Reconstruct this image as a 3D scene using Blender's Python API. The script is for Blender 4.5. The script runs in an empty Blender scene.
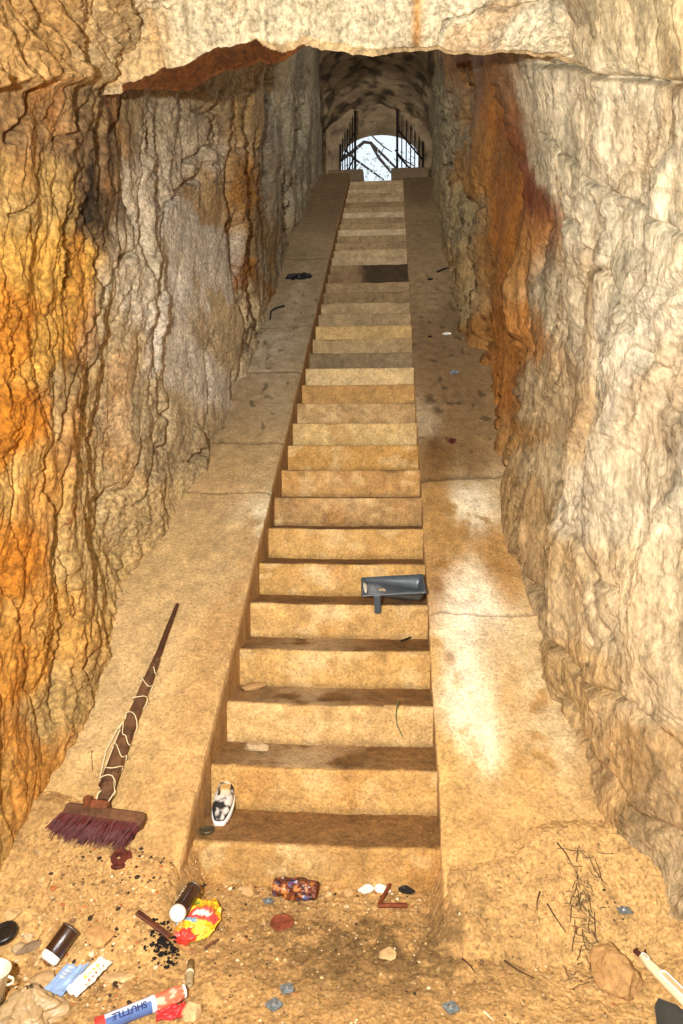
import bpy, math, random
import numpy as np
from mathutils import Vector, Matrix, Euler

# ------------------------------------------------------------------ camera
YAW, PIT, CZ, FPX = .0724, -.0495, 1.633, 683.0
S = bpy.context.scene
COL = S.collection
cam_d = bpy.data.cameras.new('camera'); cam = bpy.data.objects.new('camera', cam_d); COL.objects.link(cam)
cam.location = (0, 0, CZ); cam.rotation_euler = (math.pi/2+PIT, 0, YAW)
cam_d.sensor_fit = 'VERTICAL'; cam_d.sensor_height = 36; cam_d.lens = 36*FPX/1024
cam_d.clip_start = .05; cam_d.clip_end = 200
S.camera = cam
# ------------------------------------------------------------------ light
S.view_settings.view_transform = 'Standard'; S.view_settings.look = 'None'
S.view_settings.exposure = 0.0; S.view_settings.gamma = 1; S.view_settings.use_curve_mapping = False
W = bpy.data.worlds.new('sky'); S.world = W; W.use_nodes = True
W.node_tree.nodes['Background'].inputs[0].default_value = (.80, .90, 1.0, 1)
W.node_tree.nodes['Background'].inputs[1].default_value = 1.15

def lamp(name, kind, loc, energy, color=(1, 1, 1), size=.1, target=None):
    d = bpy.data.lights.new(name, kind); d.energy = energy; d.color = color
    if kind == 'AREA': d.shape = 'DISK'; d.size = size
    else: d.shadow_soft_size = size
    o = bpy.data.objects.new(name, d); COL.objects.link(o); o.location = loc
    if target is not None:
        o.rotation_euler = (Vector(target)-Vector(loc)).to_track_quat('-Z', 'Y').to_euler()
    return o
flash = lamp('camera_flash', 'POINT', (-.38, -.02, CZ+.15), 1, (1.0, .985, .95), .03)
flash.data.use_nodes = True
_n = flash.data.node_tree.nodes; _f = _n.new('ShaderNodeLightFalloff'); _f.inputs['Strength'].default_value = 205
flash.data.node_tree.links.new(_f.outputs['Linear'], _n['Emission'].inputs['Strength'])

for _y, _e in ((5.2, 9), (8.2, 16), (11.2, 14)):           # unseen fill lamps added behind the brow to brighten the far walls
    _l = lamp('fill_lamp', 'POINT', (-.3, _y, 3.9+.612*(_y-3.2)-.22), 1, (1.0, .93, .82), .12); _l.data.use_nodes = True
    _n = _l.data.node_tree.nodes; _f = _n.new('ShaderNodeLightFalloff'); _f.inputs['Strength'].default_value = _e
    _l.data.node_tree.links.new(_f.outputs['Linear'], _n['Emission'].inputs['Strength'])

# ------------------------------------------------------------------ rays
Fv = np.array([-math.sin(YAW)*math.cos(PIT), math.cos(YAW)*math.cos(PIT), math.sin(PIT)])
Rv = np.array([math.cos(YAW), math.sin(YAW), 0]); Uv = np.cross(Rv, Fv); Cv = np.array([0, 0, CZ])
def hit(x, y, n, d):
    n = np.array(n, float); r = Fv+Rv*(x-341.5)/FPX-Uv*(y-512)/FPX
    return Cv+r*(d-n@Cv)/(n@r)
T, RS, Y0, NS = .28, .188, 2.6, 38                 # tread, riser, first nosing, number of steps
SL = RS/T
XL, XR = -.77, .19
YT = Y0+T*(NS-1); ZT = RS*NS                       # top landing
LOFF, ROFF = .15, .03
def slope_z(y): return RS+SL*(y-Y0)
def on_ramp(x, y, o): return hit(x, y, (0, -SL, 1), RS-SL*Y0+o)

# ------------------------------------------------------------------ noise
_r = np.random.RandomState(7)
_P = _r.permutation(256); _G = _r.normal(size=(256, 3)); _G /= np.linalg.norm(_G, axis=1)[:, None]
def pn(x, y=0, z=0):
    x, y, z = np.broadcast_arrays(np.asarray(x, float), y, z)
    i, j, k = np.floor(x).astype(int), np.floor(y).astype(int), np.floor(z).astype(int)
    a, b, c = x-i, y-j, z-k
    u, v, w = [t*t*t*(t*(t*6-15)+10) for t in (a, b, c)]
    r = 0
    for di in (0, 1):
        pi = _P[(i+di) & 255]; wu = u if di else 1-u
        for dj in (0, 1):
            pj = _P[(pi+j+dj) & 255]; wv = v if dj else 1-v
            for dk in (0, 1):
                g = _G[_P[(pj+k+dk) & 255]]; ww = w if dk else 1-w
                r = r+wu*wv*ww*(g[..., 0]*(a-di)+g[..., 1]*(b-dj)+g[..., 2]*(c-dk))
    return r*1.5
def fbm(x, y=0, z=0, o=4, g=.5):
    r = 0; a = 1; f = 1
    for q in range(o):
        r = r+a*pn(x*f+q*17.3, y*f+q*5.1, z*f); a *= g; f *= 2.03
    return r
def sst(a, b, x):
    t = np.clip((x-a)/(b-a), 0, 1); return t*t*(3-2*t)
def terr(n, lev, sharp=.3):
    t = n*lev; f = np.floor(t); return (f+sst(0, sharp, t-f))/lev
SAT = .86
def crease(x, y, z, w): return np.exp(-np.abs(pn(x, y, z))/w)
def lin(c):
    c = np.asarray(c, float)/255.; g = c.mean(); c = g+(c-g)*SAT; return np.where(c <= .04045, c/12.92, ((c+.055)/1.055)**2.4)

# ------------------------------------------------------------------ materials
def node_mat(name, rough=.85, metal=0., base=None, var=.35, vscale=9, vein=.25, bump=.5, bscale=40, stretch=(1, 1, 1), spec=.25, coat=0, trans=0, grain=0, gs=4):
    m = bpy.data.materials.new(name); m.use_nodes = True; nt = m.node_tree; N = nt.nodes; L = nt.links
    p = N['Principled BSDF']; p.inputs['Roughness'].default_value = rough; p.inputs['Metallic'].default_value = metal
    p.inputs['Specular IOR Level'].default_value = spec; p.inputs['Coat Weight'].default_value = coat
    p.inputs['Transmission Weight'].default_value = trans
    tc = N.new('ShaderNodeTexCoord'); mp = N.new('ShaderNodeMapping'); mp.inputs['Scale'].default_value = stretch
    L.new(tc.outputs['Object'], mp.inputs[0])
    if base is None:
        a = N.new('ShaderNodeAttribute'); a.attribute_name = 'Col'; c0 = a.outputs['Color']
    else:
        a = N.new('ShaderNodeRGB'); a.outputs[0].default_value = (*lin(base), 1); c0 = a.outputs[0]
    def noise(sc, det, ro=.6, dist=0):
        n = N.new('ShaderNodeTexNoise'); n.inputs['Scale'].default_value = sc; n.inputs['Detail'].default_value = det
        n.inputs['Roughness'].default_value = ro; n.inputs['Distortion'].default_value = dist
        L.new(mp.outputs[0], n.inputs['Vector']); return n
    n1 = noise(vscale, 8, .68, .3)
    mr = N.new('ShaderNodeMapRange'); mr.inputs[1].default_value = .3; mr.inputs[2].default_value = .7
    mr.inputs[3].default_value = 1-var; mr.inputs[4].default_value = 1+var*.8; L.new(n1.outputs['Fac'], mr.inputs[0])
    mx = N.new('ShaderNodeVectorMath'); mx.operation = 'SCALE'; L.new(c0, mx.inputs[0]); L.new(mr.outputs[0], mx.inputs['Scale'])
    out = mx.outputs[0]
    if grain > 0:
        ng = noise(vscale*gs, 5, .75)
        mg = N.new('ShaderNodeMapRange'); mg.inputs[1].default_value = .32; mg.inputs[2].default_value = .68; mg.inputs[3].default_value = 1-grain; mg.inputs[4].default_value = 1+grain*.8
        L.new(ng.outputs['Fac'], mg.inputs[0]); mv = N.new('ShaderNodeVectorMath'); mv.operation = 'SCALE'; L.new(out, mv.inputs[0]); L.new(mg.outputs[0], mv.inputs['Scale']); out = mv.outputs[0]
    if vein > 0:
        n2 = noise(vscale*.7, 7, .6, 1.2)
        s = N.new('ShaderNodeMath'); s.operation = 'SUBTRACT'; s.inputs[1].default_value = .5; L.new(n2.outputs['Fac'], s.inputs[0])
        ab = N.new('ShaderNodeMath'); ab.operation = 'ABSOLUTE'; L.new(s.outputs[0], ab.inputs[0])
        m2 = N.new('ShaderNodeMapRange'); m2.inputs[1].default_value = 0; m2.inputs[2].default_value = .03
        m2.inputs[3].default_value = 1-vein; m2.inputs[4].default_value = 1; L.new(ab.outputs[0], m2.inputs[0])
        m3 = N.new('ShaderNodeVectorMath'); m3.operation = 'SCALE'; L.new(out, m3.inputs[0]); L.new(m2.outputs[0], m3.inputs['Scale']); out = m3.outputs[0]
    L.new(out, p.inputs['Base Color'])
    if bump > 0:
        nb = noise(bscale, 9, .7)
        bp = N.new('ShaderNodeBump'); bp.inputs['Strength'].default_value = bump; bp.inputs['Distance'].default_value = .6/bscale
        L.new(nb.outputs['Fac'], bp.inputs['Height']); L.new(bp.outputs[0], p.inputs['Normal'])
    return m
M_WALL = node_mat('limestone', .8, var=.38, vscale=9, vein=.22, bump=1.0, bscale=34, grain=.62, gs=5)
M_WALL_R = node_mat('pale_limestone', .8, var=.26, vscale=9, vein=.2, bump=1.0, bscale=30, stretch=(1, 1.5, .45), grain=.5, gs=5)
M_DIRT = node_mat('dirt', .95, grain=.45, gs=4, var=.4, vscale=22, vein=.2, bump=1.0, bscale=60)
M_CONC = node_mat('weathered_concrete', .85, grain=.42, gs=6, var=.26, vscale=12, vein=.12, bump=.9, bscale=60)
M_STONE = node_mat('worn_stone', .85, grain=.42, gs=6, var=.25, vscale=14, vein=.2, bump=.9, bscale=50)
_mc = {}
def flat(name, rgb, rough=.6, metal=0, var=.15, bump=.2, bscale=80, vscale=30, vein=0, **k):
    if name not in _mc: _mc[name] = node_mat(name, rough, metal, rgb, var, vscale, vein, bump, bscale, **k)
    return _mc[name]

# ------------------------------------------------------------------ objects
def link_mesh(name, v, f, mat, parent=None, cols=None, smooth=True, loc=None, rot=None):
    me = bpy.data.meshes.new(name)
    v = np.asarray(v, float)
    if isinstance(f, np.ndarray):
        nf, k = f.shape
        me.vertices.add(len(v)); me.vertices.foreach_set('co', v.astype(np.float32).ravel())
        me.loops.add(nf*k); me.loops.foreach_set('vertex_index', f.astype(np.int32).ravel())
        me.polygons.add(nf); me.polygons.foreach_set('loop_start', np.arange(0, nf*k, k, dtype=np.int32))
        me.update(calc_edges=True)
    else:
        me.from_pydata([tuple(q) for q in v], [], [tuple(int(i) for i in q) for q in f]); me.update()
    me.polygons.foreach_set('use_smooth', [smooth]*len(me.polygons))
    if cols is not None:
        a = me.color_attributes.new('Col', 'FLOAT_COLOR', 'POINT')
        c = np.ones((len(v), 4), np.float32); c[:, :3] = cols; a.data.foreach_set('color', c.ravel())
    me.materials.append(mat)
    o = bpy.data.objects.new(name, me); COL.objects.link(o)
    if parent: o.parent = parent
    if loc is not None: o.location = tuple(loc)
    if rot is not None: o.rotation_euler = rot
    return o
def tag(o, label=None, cat=None, group=None, kind=None):
    if label: o['label'] = label
    if cat: o['category'] = cat
    if group: o['group'] = group
    if kind: o['kind'] = kind
    return o
def thing(name, label, cat, loc, rot=(0, 0, 0), group=None):
    o = bpy.data.objects.new(name, None); COL.objects.link(o); o.empty_display_size = .05
    o.location = tuple(loc); o.rotation_euler = rot
    return tag(o, label, cat, group)
def grid_faces(nu, nv, flip=False):
    a = np.arange(nu*nv).reshape(nu, nv)
    q = np.stack([a[:-1, :-1], a[1:, :-1], a[1:, 1:], a[:-1, 1:]], -1).reshape(-1, 4)
    return q[:, ::-1].copy() if flip else q
class MB:
    def __init__(s): s.v = []; s.f = []
    def add(s, v, f, M=None):
        n = len(s.v)
        for p in v: s.v.append(tuple(M @ Vector(p)) if M is not None else tuple(p))
        s.f += [tuple(n+i for i in q) for q in f]; return s
    def box(s, c, d, M=None, bev=.12):
        """box with chamfered edges"""
        hx, hy, hz = d[0]/2, d[1]/2, d[2]/2; b = min(hx, hy, hz)*bev*2
        v = []; f = []
        for z, ins in ((-hz, b), (-hz+b, 0), (hz-b, 0), (hz, b)):
            x, y = hx-ins, hy-ins; e = b if ins == 0 else b*.6
            for px, py in ((x-e, -y), (x, -y+e), (x, y-e), (x-e, y), (-x+e, y), (-x, y-e), (-x, -y+e), (-x+e, -y)):
                v.append((c[0]+px, c[1]+py, c[2]+z))
        for r in range(3):
            for i in range(8): f.append((r*8+i, r*8+(i+1) % 8, r*8+8+(i+1) % 8, r*8+8+i))
        f.append(tuple(range(7, -1, -1))); f.append(tuple(range(24, 32)))
        return s.add(v, f, M)
    def tube(s, pts, rad, n=8, M=None, sx=1., sy=1.):
        pts = [Vector(p) for p in pts]; L = len(pts)
        if not hasattr(rad, '__len__'): rad = [rad]*L
        v = []; f = []; up = Vector((0, 0, 1)); prev = None
        for i, p in enumerate(pts):
            t = (pts[min(i+1, L-1)]-pts[max(i-1, 0)]).normalized()
            if prev is None:
                a = t.cross(up if abs(t.z) < .9 else Vector((1, 0, 0))).normalized()
            else: a = (prev-t*prev.dot(t)).normalized()
            prev = a; b = t.cross(a)
            for k in range(n):
                q = 2*math.pi*k/n; v.append(p+a*math.cos(q)*rad[i]*sx+b*math.sin(q)*rad[i]*sy)
        for i in range(L-1):
            for k in range(n): f.append((i*n+k, i*n+(k+1) % n, (i+1)*n+(k+1) % n, (i+1)*n+k))
        f.append(tuple(range(n-1, -1, -1))); f.append(tuple((L-1)*n+k for k in range(n)))
        return s.add(v, f, M)
    def lathe(s, prof, n=24, M=None):
        """prof: (r, z) list, axis z"""
        v = []; f = []
        for r, z in prof:
            for k in range(n):
                q = 2*math.pi*k/n; v.append((r*math.cos(q), r*math.sin(q), z))
        for i in range(len(prof)-1):
            for k in range(n): f.append((i*n+k, i*n+(k+1) % n, (i+1)*n+(k+1) % n, (i+1)*n+k))
        f.append(tuple(range(n-1, -1, -1))); f.append(tuple((len(prof)-1)*n+k for k in range(n)))
        return s.add(v, f, M)
    def build(s, name, mat, parent=None, loc=None, rot=None, smooth=False):
        return link_mesh(name, s.v, s.f, mat, parent, None, smooth, loc, rot)
def struct(o, label=None):
    o['kind'] = 'structure'
    if label: o['label'] = label
    return o

# ------------------------------------------------------------------ rock surface tools
def idw(U, V, anch, p=3.):
    """anch: (u, v, (r,g,b)) -> linear colour, smooth interpolation over the wall"""
    num = np.zeros(U.shape+(3,)); den = np.zeros(U.shape)
    for u, v, c in anch:
        w = 1./(((U-u)**2+(V-v)**2)**(p/2)+.006**p); num += w[..., None]*lin(c); den += w
    return num/den[..., None]
def seg_dist(A, B, pts):
    d = np.full(A.shape, 9.)
    for (a0, b0), (a1, b1) in zip(pts[:-1], pts[1:]):
        da, db = a1-a0, b1-b0; t = np.clip(((A-a0)*da+(B-b0)*db)/(da*da+db*db+1e-9), 0, 1)
        d = np.minimum(d, np.hypot(A-a0-t*da, B-b0-t*db))
    return d
def ysamples(c, y0, y1, fac=.9, lo=.004, hi=.05):
    r = [y0]
    while r[-1] < y1:
        y = max(r[-1], 1.7); st = min(max(y*y/(c*683)*fac, lo), hi)
        if r[-1] < 1.6: st = .05
        r.append(r[-1]+st)
    r[-1] = y1; return np.array(r)
def zbase(y): return np.where(y > 2.3, slope_z(np.maximum(y, 2.3)), slope_z(2.3)+0*y)

# ================================================================== LEFT WALL
LX = -1.30
def wl(x, y): q = hit(x, y, (1, 0, 0), LX-.02); return q[1], q[2]
ys = ysamples(1.3, -1.6, YT+.02); hs = np.concatenate([np.linspace(-.5, 3.55, 760), [3.8, 4.2]])
Yg, Hg = np.meshgrid(ys, hs, indexing='ij'); Zg = zbase(Yg)+Hg
foot = np.interp(Yg, [-1.6, 1, 2, 2.4, 2.9, 3.4, 4.1, 5.1, 6.2, 7.5, 9, 12.9], [-1.9, -1.6, -1.42, -1.40, -1.36, -1.44, -1.37, -1.29, -1.24, -1.27, -1.33, -1.34])
wa, wb = Yg, Zg
w1 = fbm(Yg*.9, Zg*.5, 3.1, 4); w2 = fbm(Yg*3.1, Zg*1.8, 9.7, 4)
yy = Yg+.16*w1+.05*w2
d = .10*fbm(Yg*.8, Zg*.45, .5, 3)
d += .035*terr(fbm(yy*1.5, Zg*.45, 2.2, 4), 5, .35)*2
am = .35+.9*sst(-.3, .4, fbm(Yg*1.6, Zg*1.1, 71., 3))
d += .018*terr(fbm(yy*4.2+3, Zg*1.5+.6*w1, 4.4, 4), 5, .3)*2
d += am*.009*terr(fbm(yy*11, Zg*6+w2*.5, 1.4, 3), 4, .35)*2
fl = fbm(yy*18, Zg*11+w2, 6.4, 3); d += am*.007*terr(fl, 3, .3)*2
d += am*.006*fbm(Yg*34, Zg*28, 7.7, 3)
d -= am*.006*crease(yy*8, Zg*3.5+w1, 8.1, .05)*sst(-.2, .3, pn(Yg*3, Zg*2, 3.))+am*.005*crease(yy*20, Zg*11+w2, 2.1, .07)+.012*crease(yy*4.2, Zg*1.6+.8*w2, 18.1, .03)
n = pn(yy*2.3+1.2, Zg*.5, 6.6); near = np.exp(-(n/.022)**2)*sst(-.15, .25, pn(Yg*1.2, Zg*.9, 31.))
n3 = pn(yy*5.5+7, Zg*1.3+.8*w1, 16.6); near3 = np.exp(-(n3/.03)**2)*sst(-.1, .3, pn(Yg*2.2, Zg*1.3, 41.))
d -= .035*near+.018*near3
smooth_patch = sst(.1, -.25, np.abs((Yg-5.0)/.95)**2+np.abs((Zg-2.72-.0*(Yg))/.95)**2-1+.25*w2)
CR = [([(276, 45), (270, 90), (265, 128)], .03, .09), ([(265, 128), (256, 150), (256, 180), (262, 215)], .014, .05),
      ([(221, 66), (219, 100), (222, 120), (228, 150), (222, 180), (226, 230), (229, 280), (238, 340), (230, 400)], .02, .06),
      ([(134, 92), (128, 118), (104, 135)], .012, .05), ([(127, 118), (126, 175), (135, 200), (143, 225), (140, 250), (120, 275), (108, 310), (98, 350), (84, 400), (75, 440)], .010, .05),
      ([(213, 72), (195, 110), (203, 140), (190, 165)], .012, .04), ([(22, 84), (12, 110), (2, 137)], .022, .12),
      ([(75, 98), (62, 125), (48, 137)], .007, .04), ([(35, 150), (30, 190), (8, 212)], .007, .04), ([(65, 122), (80, 200), (100, 245), (110, 330)], .008, .03),
      ([(75, 520), (78, 560), (85, 600), (95, 630), (92, 660), (100, 700)], .009, .05), ([(15, 300), (40, 360), (60, 430), (65, 500)], .007, .035),
      ([(0, 540), (30, 600), (45, 650), (55, 700), (60, 760)], .006, .03), ([(300, 70), (302, 140), (296, 200), (290, 240)], .03, .04), ([(40, 220), (15, 330), (22, 400)], .006, .025),
      ([(150, 110), (146, 190), (160, 290), (175, 420)], .009, .03), ([(110, 420), (130, 480), (120, 560), (128, 610)], .008, .03), ([(180, 400), (170, 470), (150, 500)], .008, .03)]
CR += [([(52, 300), (70, 380), (60, 460), (72, 520)], 1.6, .04), ([(98, 250), (120, 330), (112, 400)], 1.8, .04), ([(155, 440), (140, 520), (120, 590), (100, 640)], 2.0, .04), ([(205, 160), (170, 230), (160, 300)], 1.5, .03),
       ([(245, 60), (240, 130), (246, 200), (250, 300), (246, 350)], 3.0, .07), ([(215, 330), (205, 420), (190, 460)], 1.8, .04), ([(30, 440), (22, 520), (36, 560)], 1.6, .04), ([(85, 450), (70, 560), (80, 640), (70, 720)], 2.2, .06),
       ([(4, 600), (20, 680), (10, 760)], 2.2, .05), ([(300, 250), (292, 190), (298, 130)], 2.4, .05), ([(96, 95), (92, 150), (100, 190)], 2, .05)]
PXU, PXV = 1.3*683/Yg, (Zg-CZ)*683/Yg
for pts, w, dep in CR:
    w = w if w > 1 else max(1.7, w*130)
    q = [(1.3*683/a, (b-CZ)*683/a) for a, b in (wl(*p) for p in pts)]
    dd = seg_dist(PXU+9*w2+5*w1, PXV+9*w1, q)
    d -= dep*1.25*np.clip(Yg/3., .8, 3)**1.2*np.exp(-(dd/w)**2)
zled = 1.633+.576*Yg+.03*pn(Yg*5, 2, 2)+.012*pn(Yg*18, 2, 2); led = sst(-.015, .03, Zg-zled)*sst(3.25, 2.95, Yg)
Qh = Zg*1.5+.12*Yg+.25*w1
dh = .04*terr(fbm(Yg*1.2, Qh*3.2, 2.4, 4), 5, .3)*2+.022*terr(fbm(Yg*4, Qh*9, 6.4, 4), 5, .3)*2+.008*fbm(Yg*16, Qh*26, 3.3, 3)-.03*np.exp(-(pn(Yg*1.5, Qh*4, 5.5)/.03)**2)
d = (d*(1-.72*smooth_patch))*(1-led)+(.13+dh)*led
lean = .28*np.clip((Hg-2.2)/1.2, 0, 2)**2*np.interp(Yg, [2, 4, 9, 12.9], [.5, 1, .6, .25])
lean -= .10*np.clip(1-np.abs(Hg-1.2)/1.2, 0, 1)*np.interp(Yg, [2.6, 3.4, 5, 6], [0, 1, .6, 0])
X = foot+lean+d*np.interp(Yg, [0, 7, 12.9], [1, 1, .55])
LA = [(20, 110, (160, 120, 70)), (50, 250, (214, 158, 62)), (35, 190, (190, 150, 80)), (85, 140, (120, 92, 58)), (95, 200, (112, 88, 56)), (110, 110, (150, 120, 75)),
      (20, 330, (205, 128, 30)), (12, 420, (200, 120, 22)), (50, 340, (205, 150, 60)), (50, 480, (208, 160, 80)), (15, 560, (196, 122, 30)), (55, 600, (206, 150, 66)), (30, 660, (204, 140, 50)),
      (30, 750, (196, 140, 60)), (15, 860, (190, 142, 66)), (70, 700, (190, 150, 84)), (100, 380, (180, 146, 92)), (130, 340, (190, 164, 118)), (105, 450, (196, 160, 100)), (160, 180, (206, 186, 152)), (180, 150, (196, 174, 138)),
      (190, 300, (216, 202, 178)), (200, 230, (206, 190, 164)), (195, 370, (206, 190, 164)), (175, 330, (208, 192, 166)), (215, 270, (210, 194, 168)), (165, 260, (204, 186, 152)), (165, 400, (190, 165, 120)), (170, 120, (176, 154, 118)), (110, 560, (200, 164, 100)), (150, 500, (198, 165, 108)),
      (85, 560, (198, 158, 90)), (180, 440, (176, 150, 106)), (240, 200, (176, 122, 54)), (245, 270, (170, 108, 38)), (240, 110, (176, 138, 80)), (255, 90, (182, 148, 92)), (225, 300, (200, 172, 124)), (262, 250, (150, 118, 70)),
      (285, 120, (172, 158, 128)), (290, 200, (166, 150, 120)), (305, 90, (168, 152, 122)), (312, 140, (158, 144, 116)), (270, 260, (160, 140, 106)), (205, 90, (168, 140, 96)), (215, 200, (176, 142, 92)), (230, 345, (190, 164, 120))]
U = 1/Yg+.012*w2+.01*w1; V = (Zg-CZ)/Yg+.03*w1+.02*w2
an = []
for x, y, c in LA:
    a, b = wl(x, y); an.append((1/a*1.2, (b-CZ)/a, c))
C = idw(U*1.2+.010*fbm(Yg*5, Zg*3, 8., 4)/np.maximum(Yg/3, 1)**2, V+.02*fbm(Yg*4, Zg*4, 18., 4), an, 7.)
C *= (1.0+.10*smooth_patch)[..., None]
og = sst(.1, .5, fbm(Yg*2.6+5, Zg*1.6, 12., 4))*sst(4.4, 3.0, Yg)
C = C*(1-og[..., None]*.35)+lin((200, 112, 10))*og[..., None]*.35
dk = sst(.12, .4, fbm(yy*7, Zg*5, 22., 4))*np.exp(-((Yg-2.95)/.22)**2)*sst(1.9, 2.4, Zg)
C = C*(1-.8*dk[..., None])
for x, y, r in ((132, 440, .05), (92, 512, .06), (84, 522, .04)):
    a, b = wl(x, y); k = np.exp(-(((Yg-a)/r)**2+((Zg-b)/(r*1.3))**2))*sst(.0, .25, fbm(Yg*14, Zg*14, 3, 3))
    C = C*(1-.7*k[..., None])+lin((150, 40, 25))*.7*k[..., None]
oc = (sst(2.75, 2.3, Yg+.3*w2)*.7)[..., None]; k = (led*.85)[..., None]; C = C*(1-k)+(lin((214, 180, 122))*(1+.4*w2[..., None]+.3*w1[..., None])*(1-oc)+lin((196, 140, 60))*oc)*k
v = np.stack([X, Yg, Zg], -1)
# the end of the wall turns away behind the corner
ext = v[-1:].copy(); ext[..., 0] = -2.6; ext[..., 1] += .05; v = np.concatenate([v, ext]); C = np.concatenate([C, C[-1:]])
ff = grid_faces(v.shape[0], v.shape[1], flip=True)
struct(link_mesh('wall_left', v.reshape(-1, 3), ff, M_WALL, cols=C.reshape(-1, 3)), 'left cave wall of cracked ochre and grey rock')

# ================================================================== RIGHT WALL
def wr(x, y): q = hit(x, y, (1, 0, 0), .80); return q[1], q[2]
ys = ysamples(.8, -1.6, YT+.02); hs = np.concatenate([np.linspace(-.6, 3.55, 800), [3.8, 4.2]])
Yg, Hg = np.meshgrid(ys, hs, indexing='ij'); Zg = zbase(Yg)+Hg
foot = np.interp(Yg, [-1.6, 1, 2, 2.4, 2.8, 3.3, 3.8, 4.7, 5.7, 7.6, 12.9], [1.7, 1.35, 1.05, .98, .85, .80, .73, .73, .71, .69, .745])
w1 = fbm(Yg*.9+4, Zg*.6, 13.1, 4); w2 = fbm(Yg*2.8, Zg*1.8, 19.7, 4)
# strata lean: run down towards the camera
ca, sa = math.cos(.35), math.sin(.35)
A = Yg*ca+Zg*sa*.5+.3*w1+.05*w2; Bq = -Yg*sa+Zg*ca+.25*w1
d = .09*fbm(Yg*.9, Zg*.6, 10.5, 3)
d += .03*terr(fbm(A*1.8, Bq*.5, 12.2, 4), 5, .4)*2
d += .020*terr(fbm(A*5.5, Bq*1.0, 14.4, 4), 5, .35)*2
d += .010*terr(fbm(A*14, Bq*2.4, 11.4, 3), 4, .35)*2
d += .006*terr(fbm(A*22, Bq*9+w2, 16.4, 3), 3, .3)*2
d += .005*fbm(Yg*34, Zg*26, 17.7, 3)
d -= .008*crease(A*9, Bq*3, 8.1, .05)*sst(-.2, .3, pn(Yg*3, Zg*2, 3.))+.005*crease(A*24, Bq*9+w2, 2.1, .07)
n = pn(A*3.3+1.2, Bq*.7, 6.6); d -= .014*np.exp(-(n/.03)**2)*sst(0, .3, pn(Yg*1.2, Zg*.9, 31.))
# recess behind the near buttress, edge traced in wall space
edge = np.interp(Zg, [1.2, 2.2, 3.0, 3.4, 4.0, 4.7], [4.9, 4.75, 4.5, 4.42, 4.62, 5.1])+.05*w2
rec = sst(0, .05, Yg-edge)*sst(7.2, 5.6, Yg)*sst(1.7, 2.7, Zg)
d -= .13*rec; d += -.07*sst(0, .8, Hg)*sst(2.6, 1.9, Hg)*sst(2.9, 3.8, Yg)*sst(6.5, 5.0, Yg)
PXU, PXV = .8*683/Yg, (Zg-CZ)*683/Yg
for pts, w, dep in [([(440, 60), (452, 130), (455, 200), (462, 290), (468, 330)], 2.2, .08), ([(470, 70), (476, 180), (478, 280), (484, 380)], 2.5, .07), ([(458, 90), (464, 160), (468, 240)], 2, .05),
                    ([(683, 905), (640, 868), (603, 810), (585, 760), (570, 700)], 3, .04), ([(560, 60), (600, 72), (640, 84), (683, 108)], 3, .06), ([(520, 330), (512, 400), (506, 460), (515, 540)], 3, .06), ([(495, 380), (500, 450), (508, 520)], 2.5, .05),
                    ([(600, 200), (560, 330), (548, 450), (560, 560)], 2, .03), ([(650, 250), (620, 400), (650, 520)], 2, .03), ([(545, 120), (600, 200), (640, 240)], 2, .03), ([(560, 200), (590, 280), (640, 420), (683, 440)], 2.2, .035),
                    ([(530, 560), (560, 640), (600, 700), (640, 790)], 2.5, .04), ([(590, 430), (570, 520), (600, 600), (590, 660)], 2, .03), ([(640, 560), (660, 680), (683, 720)], 2, .03), ([(540, 220), (530, 300), (535, 380)], 2, .03)]:
    q = [(.8*683/a, (b-CZ)*683/a) for a, b in (wr(*p) for p in pts)]
    d -= dep*np.clip(Yg/2.5, .8, 3)*np.exp(-(seg_dist(PXU+8*w2, PXV+8*w1, q)/w)**2)
lean = .30*np.clip((Hg-2.1)/1.3, 0, 2)**2*np.interp(Yg, [2, 3, 5, 9, 12.9], [.25, .6, 1, .7, .1])
X = foot-lean-d*np.interp(Yg, [0, 7, 12.9], [1, 1, .5])
RA = [(560, 100, (216, 202, 172)), (620, 130, (212, 200, 172)), (670, 60, (214, 194, 150)), (600, 220, (208, 198, 172)), (665, 200, (214, 198, 160)), (670, 400, (206, 190, 160)), (545, 160, (204, 192, 162)), (560, 300, (204, 188, 156)),
      (600, 330, (210, 200, 176)), (640, 450, (206, 196, 172)), (590, 500, (206, 192, 164)), (550, 480, (196, 172, 130)), (530, 400, (186, 160, 118)), (525, 500, (178, 144, 92)), (512, 420, (176, 128, 62)), (500, 400, (184, 118, 42)),
      (508, 330, (190, 124, 44)), (498, 250, (190, 130, 52)), (506, 220, (186, 120, 46)), (480, 130, (170, 120, 60)), (485, 170, (176, 124, 56)), (497, 120, (150, 88, 34)), (492, 90, (160, 104, 44)), (508, 160, (136, 74, 24)), (517, 190, (134, 62, 16)),
      (512, 175, (150, 84, 40)), (480, 260, (176, 140, 84)), (470, 220, (176, 152, 104)), (468, 300, (176, 148, 98)), (458, 140, (160, 144, 110)), (445, 120, (152, 138, 106)), (450, 220, (160, 140, 100)), (490, 340, (176, 120, 50)), (540, 560, (190, 156, 104)),
      (600, 620, (204, 180, 140)), (650, 600, (206, 188, 152)), (570, 660, (186, 152, 98)), (600, 760, (184, 148, 96)), (650, 760, (194, 168, 126)), (670, 880, (190, 164, 122)), (560, 600, (196, 168, 122)), (640, 700, (200, 176, 136))]
U = 1/Yg+.006*w2; V = (Zg-CZ)/Yg+.02*w1
an = [(1/wr(x, y)[0]*1.0, (wr(x, y)[1]-CZ)/wr(x, y)[0], c) for x, y, c in RA]
C = idw(U+.012*fbm(Yg*5, Zg*3, 8., 4)/np.maximum(Yg/3, 1)**2, V+.015*fbm(Yg*4, Zg*4, 18., 4), an, 7.)
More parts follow.
